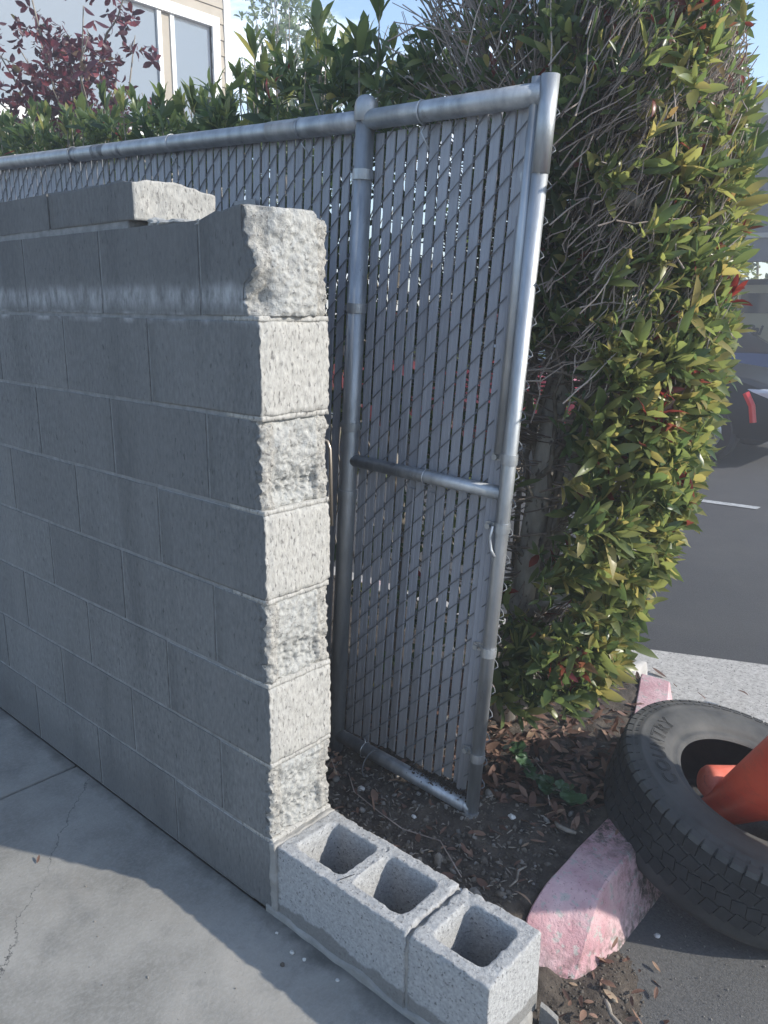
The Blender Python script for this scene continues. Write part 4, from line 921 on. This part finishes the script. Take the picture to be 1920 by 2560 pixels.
# single leaves on hard ground
def fallen(p, s, rz, tint, label, curl=.3, tilt=.15, parent=None):
    V, F = leaf_arrays(np.zeros((1, 3)), np.array([[0, 1., 0]]), np.array([[0, .1, 1.]]), np.array([s]), np.array([s * 1.1]), np.array([-curl])); me = bpy.data.meshes.new('fallen_leaf')
    me.from_pydata(V.tolist(), [], F.tolist()); at = me.attributes.new('tint', 'FLOAT', 'POINT'); at.data.foreach_set('value', np.full(11, tint, np.float32)); me.materials.append(M_dead); me.update()
    o = link('fallen_leaf', me); o.location = p; o.rotation_euler = (0, tilt, rz); tag(o, label, 'leaf', 'fallen leaves on hard ground'); return o
fallen((.83, .25, -.033), .06, -1.9, .35, 'long curled brown leaf on the asphalt near the lower right corner')
fallen((.70, .33, -.030), .055, .7, .55, 'orange-brown leaf lying beside the kerb end and the twig', .4)
fallen((.735, .235, -.03), .045, 2.6, .45, 'brown leaf standing by the shard at the half block', .4, .6)
fallen((.75, .50, -.034), .028, 1.2, .8, 'small tan leaf on the dark asphalt below the tyre')
fallen((.77, .42, -.034), .03, .3, .3, 'dark brown leaf on the asphalt right of the kerb')
fallen((.16, 1.98, -.034), .075, 1.4, .15, 'dark curled leaf alone on the sunlight-toned paving beyond the tyre')
fallen((.528, .372, .085), .030, .6, .75, 'small orange leaf resting against the left side of the pink kerb')
fallen((.548, .66, .136), .022, .2, .5, 'tiny brown leaf on top of the pink kerb')
fallen((-.60, -.30, .003), .022, .9, .2, 'small dark red leaf on the pad at the left edge', .5)
# twigs
def branchy(name, pts, r, label, m=M_bark):
    b = MB(); b.tube(pts, r, 7); o = b.build(name, m, smooth=True, origin=pts[0]); tag(o, label, 'twig'); return o
branchy('broken_twig', [(.685, .345, -.028), (.705, .325, -.022), (.72, .31, -.026), (.745, .30, -.026), (.775, .285, -.028)], [.004, .006, .005, .006, .004], 'thick knobbly twig lying on the ground right of the kerb end')
branchy('broken_twig', [sz(.40, .62, .01), sz(.42, .60, .018), sz(.445, .60, .018), sz(.465, .61, .012)], [.004, .006, .006, .004], 'pale stubby twig on the soil beside the far kerb')
branchy('broken_twig', [sz(.43, .43, .01), sz(.425, .40, .014), sz(.44, .37, .012), sz(.435, .345, .01)], [.002, .003, .003, .002], 'thin bent twig on the soil next to the kerb')
branchy('dry_vine', [sz(-.16, .42, .02), sz(-.08, .36, .012), sz(.03, .34, .014), sz(.12, .33, .012), sz(.22, .36, .014), sz(.33, .30, .012)], .0016, 'long thin dry vine trailing over the soil behind the blocks', M_twig)
branchy('dry_vine', [sz(.22, .80, .03), sz(.28, .76, .035), sz(.33, .70, .03), sz(.36, .66, .02)], .0016, 'thin straight stem crossing the leaf litter right of the post', M_twig)
b = MB(); b.tube([(.200, .02, .2005), (.213, .052, .202)], .0009, 5); o = b.build('pine_needle', M_black); tag(o, 'tiny dark stalk lying on the web of the two-cell block', 'stalk')
# withered sprig by the wall foot
ws = empty('withered_sprig', (-.20, .42, .11), 'withered pale sprig at the wall foot beneath the bottom rail', 'plant')
b = MB(); b.tube([sz(-.24, .40, 0), sz(-.21, .40, .05), sz(-.16, .37, .04)], .0014, 5); b.build('stem', M_twig, ws)
C = np.array([sz(-.22 + rng.normal(0, .02), .40 + rng.normal(0, .02), .04 + rng.uniform(-.02, .02)) for _ in range(7)]); wp = Plant(); wp.add(rosettes(C, rng.normal(0, 1, (7, 3)), 3, .03, 1.2, lambda C, ci, t: rng.uniform(.6, 1, len(ci)), wr=.6)); wp.finish(ws, M_dead, 21 - 1)

# ------------------------------------------------------------------ tyre
TC = Vector((.783, .968, .239)); tn = Vector((math.sin(.27), .016, math.cos(.27))).normalized()
tyre = empty('tyre', TC - tn * .2, 'big worn black tyre lying tilted against the pink kerb with cones inside', 'tyre')
Mt = Matrix.Translation(TC - tn * .105) @ Vector((0, 0, 1)).rotation_difference(tn).to_matrix().to_4x4()   # mid plane
TW = .105
prof = [(.190, .086), (.196, .092), (.205, .096), (.214, .094), (.218, .099), (.226, .104), (.240, .108), (.262, .112), (.285, .112), (.300, .109), (.304, .111), (.308, .109), (.322, .104), (.326, .1055), (.330, .102), (.336, .094), (.342, .080)]
full = prof + [(.3445, 0)] + [(r, -z) for r, z in reversed(prof)] + [(.196, -.080), (.235, -.095), (.290, -.100), (.322, -.080), (.328, 0), (.322, .080), (.290, .100), (.235, .095), (.196, .080), (.190, .086)]
b = MB(); b.lathe(full, 120, Mt); carc = b.build('carcass', M_rubber, tyre, smooth=True)
def block_mesh(dz, dr, dt, chamfer=.002):
    me = bpy.data.meshes.new('tread_block'); V = [(-dr, -dt, -dz), (-dr, dt, -dz), (-dr, dt, dz), (-dr, -dt, dz), (dr, -dt * .92, -dz * .94), (dr, dt * .92, -dz * .94), (dr, dt * .92, dz * .94), (dr, -dt * .92, dz * .94)]
    me.from_pydata(V, [], [(0, 1, 2, 3), (4, 7, 6, 5), (0, 4, 5, 1), (1, 5, 6, 2), (2, 6, 7, 3), (3, 7, 4, 0)]); me.materials.append(M_tread); me.update(); return me
tb1 = block_mesh(.0168, .005, .0165); tb2 = block_mesh(.0172, .005, .0167); NB = 64
for row, (z, off, me, rad, tz, tw) in enumerate(((.073, 0, tb1, .3415, .0, .12), (.036, .5, tb2, .3428, 0, -.25), (0, .2, tb2, .3432, 0, .25), (-.036, .6, tb2, .3428, 0, -.25))):
    for k in range(NB):
        a = 2 * math.pi * (k + off) / NB; o = link('tread_block', me, tyre)
        o.matrix_local = Matrix.Translation(-tyre.location) @ Mt @ Matrix.Rotation(a, 4, 'Z') @ Matrix.Translation((rad, 0, z)) @ Matrix.Rotation(tw, 4, 'X')
b = MB()
for k in range(NB):
    a = 2 * math.pi * k / NB
    for (r0, r1, z0, z1, hw) in ((.329, .3465, .090, .1055, .0138), (.3125, .3255, .1045, .1095, .009 if k % 2 else .0125)):
        M2 = Mt @ Matrix.Rotation(a, 4, 'Z'); V = [(r0, -hw, z0), (r1, -hw, z0), (r1, hw, z0), (r0, hw, z0), (r0, -hw, z1), (r1 - .005, -hw, z1 - .004), (r1 - .005, hw, z1 - .004), (r0, hw, z1)]
        b.add([M2 @ Vector(p) for p in V], [(0, 3, 2, 1), (4, 5, 6, 7), (0, 1, 5, 4), (1, 2, 6, 5), (2, 3, 7, 6), (3, 0, 4, 7)])
b.build('shoulder_lugs', M_rubber, tyre, kind='stuff')
def lettering(txt, rad, a_mid, size, m, parent, M, z, outline=True, name='lettering'):
    cu = bpy.data.curves.new('t', 'FONT'); cu.body = txt; cu.size = size; cu.align_x = 'CENTER'; cu.space_character = 1.15; cu.resolution_u = 3
    if outline: cu.fill_mode = 'NONE'; cu.bevel_depth = size * .017; cu.bevel_resolution = 0
    else: cu.extrude = .0008
    o = bpy.data.objects.new('t', cu); col.objects.link(o); dg = bpy.context.evaluated_depsgraph_get(); me = bpy.data.meshes.new_from_object(o.evaluated_get(dg)); bpy.data.objects.remove(o)
    for v in me.vertices:
        a = a_mid - v.co.x / (rad + size * .4); r = rad + v.co.y; v.co = M @ Vector((r * math.cos(a), r * math.sin(a), z + v.co.z + .0))
    me.materials.clear(); me.materials.append(m); q = link(name, me, parent); q.location = -parent.location; return q
lettering('COUNTRY', .243, R(206), .056, M_rubber, tyre, Mt, .1128)

# ------------------------------------------------------------------ cones
def cone(base, tip, rb, rt_, label, m, name='traffic_cone', plate=True):
    base = Vector(base); tip = Vector(tip); d = tip - base; h = d.length; M = Matrix.Translation(base) @ Vector((0, 0, 1)).rotation_difference(d.normalized()).to_matrix().to_4x4()
    e = empty(name, base, label, 'traffic cone'); b = MB()
    b.lathe([(rb, 0), (rb, .006), (rb * .985, .02), (rt_ + .003, h - .03), (rt_, h - .012), (rt_ * .85, h - .003), (rt_ * .5, h + .004), (0, h + .005)], 48, M)
    b.build('body', m, e, smooth=True)
    if plate:
        b = MB(); s = rb * 1.45; b.box((-s, -s, -.03), (s, s, 0), M=M); b.build('base', m, e, bevel=.006)
        b = MB(); b.lathe([(rb + .004, 0), (rb + .016, .002), (rb + .014, .012), (rb + .001, .016)], 48, M); b.build('base_ring', m, e, smooth=True)
    return e
cone((1.067, .825, .582), (.637, .983, .052), .15, .030, 'large bright orange traffic cone lying on its side across the tyre', M_cone)
cone((1.02, 1.35, .06), (.655, .955, .200), .13, .042, 'faded orange traffic cone whose round tip shows inside the tyre hole', M_conefade)

# ------------------------------------------------------------------ house at the upper left
house = empty('house', (-7, 2, 0), 'beige house with lapped siding and a white-framed sliding window at the upper left', 'house')
HX, HY = -7.0, 5.49
wy0, wy1, wz0, wz1 = 3.72, 5.22, 3.30, 4.56      # window opening
def siding(x, y0, y1, z0, z1, nrm=1):
    b = MB(); z = z0
    while z < z1 - .001:
        zt_ = min(z + .165, z1); b.prism([(x - .03, z), (x + .018, z), (x + .004, zt_), (x - .03, zt_)], 1, y0, y1) ; z = zt_
    return b
wy0 = 2.2
for k in range(int(5.95 / .165)):
    z = k * .165; zt_ = z + .165
    for (a, c) in ([(-1.0, HY - .09)] if zt_ < wz0 or z > wz1 else [(-1.0, wy0), (wy1, HY - .09)]):
        b = MB(); b.add([(HX - .03, a, z), (HX + .02, a, z), (HX + .006, a, zt_), (HX - .03, a, zt_), (HX - .03, c, z), (HX + .02, c, z), (HX + .006, c, zt_), (HX - .03, c, zt_)], [(0, 1, 2, 3), (7, 6, 5, 4), (0, 4, 5, 1), (1, 5, 6, 2), (2, 6, 7, 3), (3, 7, 4, 0)]); b.build('siding_board', M_siding, house)
b = MB(); b.box((HX - 5, -1, 0), (HX - .032, HY - .02, 5.9)); b.build('wall', M_siding, house)
b = MB(); b.box((HX - .09, HY - .09, 0), (HX + .03, HY, 5.92)); b.build('corner_board', M_trim, house)
b = MB(); b.prism([(HX - 5.3, 5.92), (HX + .4, 5.92), (HX - 2.3, 7.1)], 1, -1.4, HY + .4); b.build('roof', M_roof, house)
b = MB()
for (a, c, d, e_) in ((wy0 - .02, wy1 + .10, wz1, wz1 + .11), (wy0 - .02, wy1 + .10, wz0 - .11, wz0), (wy1, wy1 + .10, wz0, wz1), (wy0 - .1, wy0, wz0, wz1)): b.box((HX - .02, a, d), (HX + .045, c, e_))
wf = b.build('window', M_trim, house)
def wpart(name, a, c, m, x0, x1):
    b = MB(); b.box((x0, a[0], a[1]), (x1, c[0], c[1])); o = b.build(name, m); o.parent = wf; o.location = -(house.location) ; o.matrix_parent_inverse = Matrix.Translation(-wf.location) ; o.location = (0, 0, 0) if False else o.location; return o
for (a, c) in ((wy0 + .03, 4.50), (4.72, wy1 - .04)):
    b = MB(); b.box((HX - .02, a, wz0 + .03), (HX - .012, c, wz1 - .04)); g_ = b.build('pane', M_glass); g_.parent = wf; g_.location = Vector((0, 0, 0)) + house.location * 0; g_.matrix_parent_inverse = Matrix.Translation(house.location * 0)
    g_.location = -(wf.location + house.location)
b = MB(); b.box((HX - .02, 4.50, wz0), (HX + .02, 4.55, wz1)); b.box((HX - .02, 4.67, wz0), (HX + .015, 4.72, wz1)); b.box((HX - .02, 4.55, wz0), (HX - .005, 4.67, wz1), 1); fm = b.build('sash', [M_trim, M_siding]); fm.parent = wf; fm.location = -(wf.location + house.location)
b = MB(); b.box((HX - .031, wy0, wz0), (HX - .024, wy1, wz1)); bl = b.build('blind', M_blind); bl.parent = wf; bl.location = -(wf.location + house.location)
b = MB(); b.tube([(HX + .06, 1.55, 0), (HX + .06, 1.55, 5.9)], .04, 10); b.build('downpipe', M_trim, house)

# ------------------------------------------------------------------ carport and vehicles on the right
cpt = empty('carport', (-1, 12, -.04), 'grey open carport with a wide gable over the parked van', 'carport')
b = MB(); b.prism([(-4.05, 2.22), (3.2, 2.22), (3.2, 4.6), (2.0, 4.55), (-3.3, 4.05), (-4.05, 3.25)], 1, 12.0, 12.25); b.build('gable_wall', M_port, cpt)
b = MB(); b.box((-4.1, 11.96, 2.55), (3.3, 11.997, 2.62)); b.build('trim_strip', M_portlight, cpt)
b = MB(); b.prism([(-4.4, 3.30), (-3.45, 4.12), (3.2, 4.72), (3.2, 4.95), (-3.6, 4.36), (-4.5, 3.5)], 1, 11.7, 19.0); b.build('roof', M_portlight, cpt)
b = MB(); b.prism([(-4.44, 3.52), (-3.6, 4.39), (3.2, 4.98), (3.2, 5.06), (-3.62, 4.48), (-4.5, 3.6)], 1, 11.55, 19.1); b.build('roof_edge', M_roof, cpt)
for x, y in ((-3.14, 12.1), (2.9, 12.1), (-3.14, 18.5), (2.9, 18.5)):
    b = MB(); b.box((x - .07, y - .07, -.045), (x + .07, y + .07, 2.22)); b.build('column', M_portlight, cpt, bevel=.01)
b = MB(); b.box((-4.05, 18.4, 2.25), (3.2, 18.6, 3.2)); b.build('rear_beam', M_port, cpt)

def car(name, loc, rz, paint, label, L_=4.4, W_=1.78, Hh=1.45, lower=None):
    """side profile lofted across the width; x forward"""
    e = empty(name, loc, label, 'car'); e.rotation_euler = (0, 0, rz)
    h = L_ / 2; lo = [(-h, .42), (-h + .03, .75), (-h + .1, .92), (-h + .75, 1.0), (h - 1.5, .98), (h - .5, .86), (h - .08, .72), (h, .5), (h - .05, .28), (-h + .05, .28)]
    up = [(-h + .25, .95), (-h + .85, Hh - .05), (-h + 1.5, Hh), (h - 2.2, Hh - .02), (h - 1.35, .98)]
    def loft(poly, ws, nm, m):
        b_ = MB(); k = len(poly); V = []
        for w, s in ws:
            cx = sum(p[0] for p in poly) / k; cz = sum(p[1] for p in poly) / k
            V += [(cx + (x - cx) * s, w, cz + (z - cz) * s) for x, z in poly]
        F = [(i * k + j, i * k + (j + 1) % k, (i + 1) * k + (j + 1) % k, (i + 1) * k + j) for i in range(len(ws) - 1) for j in range(k)] + [tuple(range(k)), tuple((len(ws) - 1) * k + j for j in range(k))]
        b_.add(V, F); me_o = b_.build(nm, m); me_o.parent = e; me_o.location = (0, 0, 0); return me_o
    w = W_ / 2; body = loft(lo, [(-w, .93), (-w * .93, .99), (-w * .7, 1), (w * .7, 1), (w * .93, .99), (w, .93)], 'body', paint)
    bm = bmesh.new(); bm.from_mesh(body.data); bmesh.ops.bevel(bm, geom=[e_ for e_ in bm.edges if e_.calc_face_angle(0) > .3], offset=.03, segments=2, affect='EDGES'); bm.to_mesh(body.data); bm.free(); body.data.polygons.foreach_set('use_smooth', [True] * len(body.data.polygons))
    def cab(ws, sc_, nm, m, zc=1): return loft(up, ws, nm, m)
    cab([(-w * .86, .96), (-w * .74, 1), (w * .74, 1), (w * .86, .96)], 1, 'windows', M_carglass)
    b_ = MB(); b_.prism([(-h + .8, Hh - .06), (-h + 1.5, Hh + .01), (h - 2.2, Hh - .01), (h - 2.1, Hh - .05)], 1, -w * .78, w * .78); o_ = b_.build('roof', paint); o_.parent = e
    for s in (-1, 1):
        for xw in (-h + .82, h - .85):
            MW = Matrix.Translation((xw, s * (w - .10), .32)) @ Matrix.Rotation(R(90), 4, 'X'); b_ = MB(); b_.lathe([(.0, -.10), (.20, -.10), (.29, -.11), (.325, -.08), (.325, .08), (.29, .11), (.20, .10), (.0, .10)], 28, MW); wh = b_.build('wheel', M_tread, smooth=False); wh.parent = e
            b_ = MB(); b_.lathe([(.0, -.104), (.05, -.112), (.19, -.106), (.20, -.09)], 20, MW); b_.lathe([(.0, .104), (.05, .112), (.19, .106), (.20, .09)], 20, MW); rm = b_.build('rim', M_rim, smooth=True); rm.parent = wh
        b_ = MB(); b_.box((h - .52, s * (w - .06) - .055, .60), (h - .16, s * (w - .06) + .062, .78)); hl = b_.build('headlight', M_lamp, bevel=.035, smooth=True); hl.parent = e
        b_ = MB(); b_.box((h - 1.5, s * (w + .0) - .06, .98), (h - 1.38, s * (w + .0) + .12, 1.10)); mr = b_.build('mirror', paint, bevel=.02); mr.parent = e
    b_ = MB(); b_.box((h - .04, -w * .75, .30), (h + .02, w * .75, .52)); bp_ = b_.build('bumper', lower or M_black, bevel=.015); bp_.parent = e
    if paint is M_blackp:
        b_ = MB(); b_.tube([(h - .47, -w - .01, .74), (h - .40, -w - .01, .62), (h - .37, -w - .01, .46)], .035, 6); mk = b_.build('red_marker', M_redrefl); mk.parent = e
    b_ = MB(); b_.box((h - 1.62, -w - .002, .84), (h - 1.44, -w + .01, .87)); 
    return e
car('parked_car', (-3.60, 5.95, -.044), 0, M_red, 'red car parked just behind the shrub, nose towards the lot')
car('parked_car', (-2.93, 7.93, -.044), 0, M_blackp, 'glossy black car with a pale headlight parked next to the red one', L_=4.4, Hh=1.30)
car('parked_car', (-2.85, 10.9, -.044), R(18), M_blue, 'dark blue car standing between the black car and the beige van', L_=4.5, Hh=1.47)
b = MB()
van = empty('van', (-1.0, 13.6, -.044), 'beige van with a dark window and bold black lettering under the carport', 'van')
b = MB(); b.prism([(-4.9, .35), (-4.9, 1.78), (-4.75, 1.93), (-.2, 1.93), (.4, 1.2), (.9, .9), (.9, .35)], 1, 12.7, 14.5); b.build('body', M_beige, van, bevel=.03)
b = MB(); b.box((-4.8, 12.68, 1.90), (-.3, 14.5, 1.985)); b.build('roof', M_black, van)
for a, c in ((-4.6, -3.42), (-3.17, -2.0), (-1.85, -.5)):
    b = MB(); b.box((a, 12.680, 1.46), (c, 12.698, 1.77)); b.build('window', M_carglass, van)
for x in (-4.1, .1):
    MW = Matrix.Translation((x, 12.78, .33)) @ Matrix.Rotation(R(90), 4, 'X'); b = MB(); b.lathe([(0, -.1), (.3, -.1), (.34, -.07), (.34, .08), (.3, .1), (0, .1)], 24, MW); b.build('wheel', M_tread, van)
def flat_text(txt, loc, size, m, parent, label=None):
    cu = bpy.data.curves.new('t', 'FONT'); cu.body = txt; cu.size = size; cu.extrude = .002; cu.shear = .25; cu.offset = size * .045
    o = bpy.data.objects.new('t', cu); col.objects.link(o); dg = bpy.context.evaluated_depsgraph_get(); me = bpy.data.meshes.new_from_object(o.evaluated_get(dg)); bpy.data.objects.remove(o)
    Mx = Matrix.Translation(loc) @ Matrix.Rotation(R(90), 4, 'X'); me.transform(Mx); me.materials.clear(); me.materials.append(m); q = link('lettering', me, parent); q.location = -parent.location; return q
flat_text('Pai', (-3.04, 12.694, 1.13), .21, M_black, van)

# ------------------------------------------------------------------ added haze volume, lifts the dark tones in place of lens glare
HAZE = 0.015
if HAZE:
    b = MB(); b.box((-61, -61, -1.5), (61, 61, 7.3)); hz = b.build('haze', M_block); hm = bpy.data.materials.new('haze'); hm.use_nodes = True; n = hm.node_tree.nodes; l = hm.node_tree.links; n.clear()
    ou = n.new('ShaderNodeOutputMaterial'); pv = n.new('ShaderNodeVolumePrincipled'); pv.inputs['Density'].default_value = HAZE; pv.inputs['Color'].default_value = (.9, .93, 1, 1); pv.inputs['Anisotropy'].default_value = .3; l.new(pv.outputs[0], ou.inputs['Volume'])
    hz.data.materials.clear(); hz.data.materials.append(hm); tag(hz, kind='stuff')
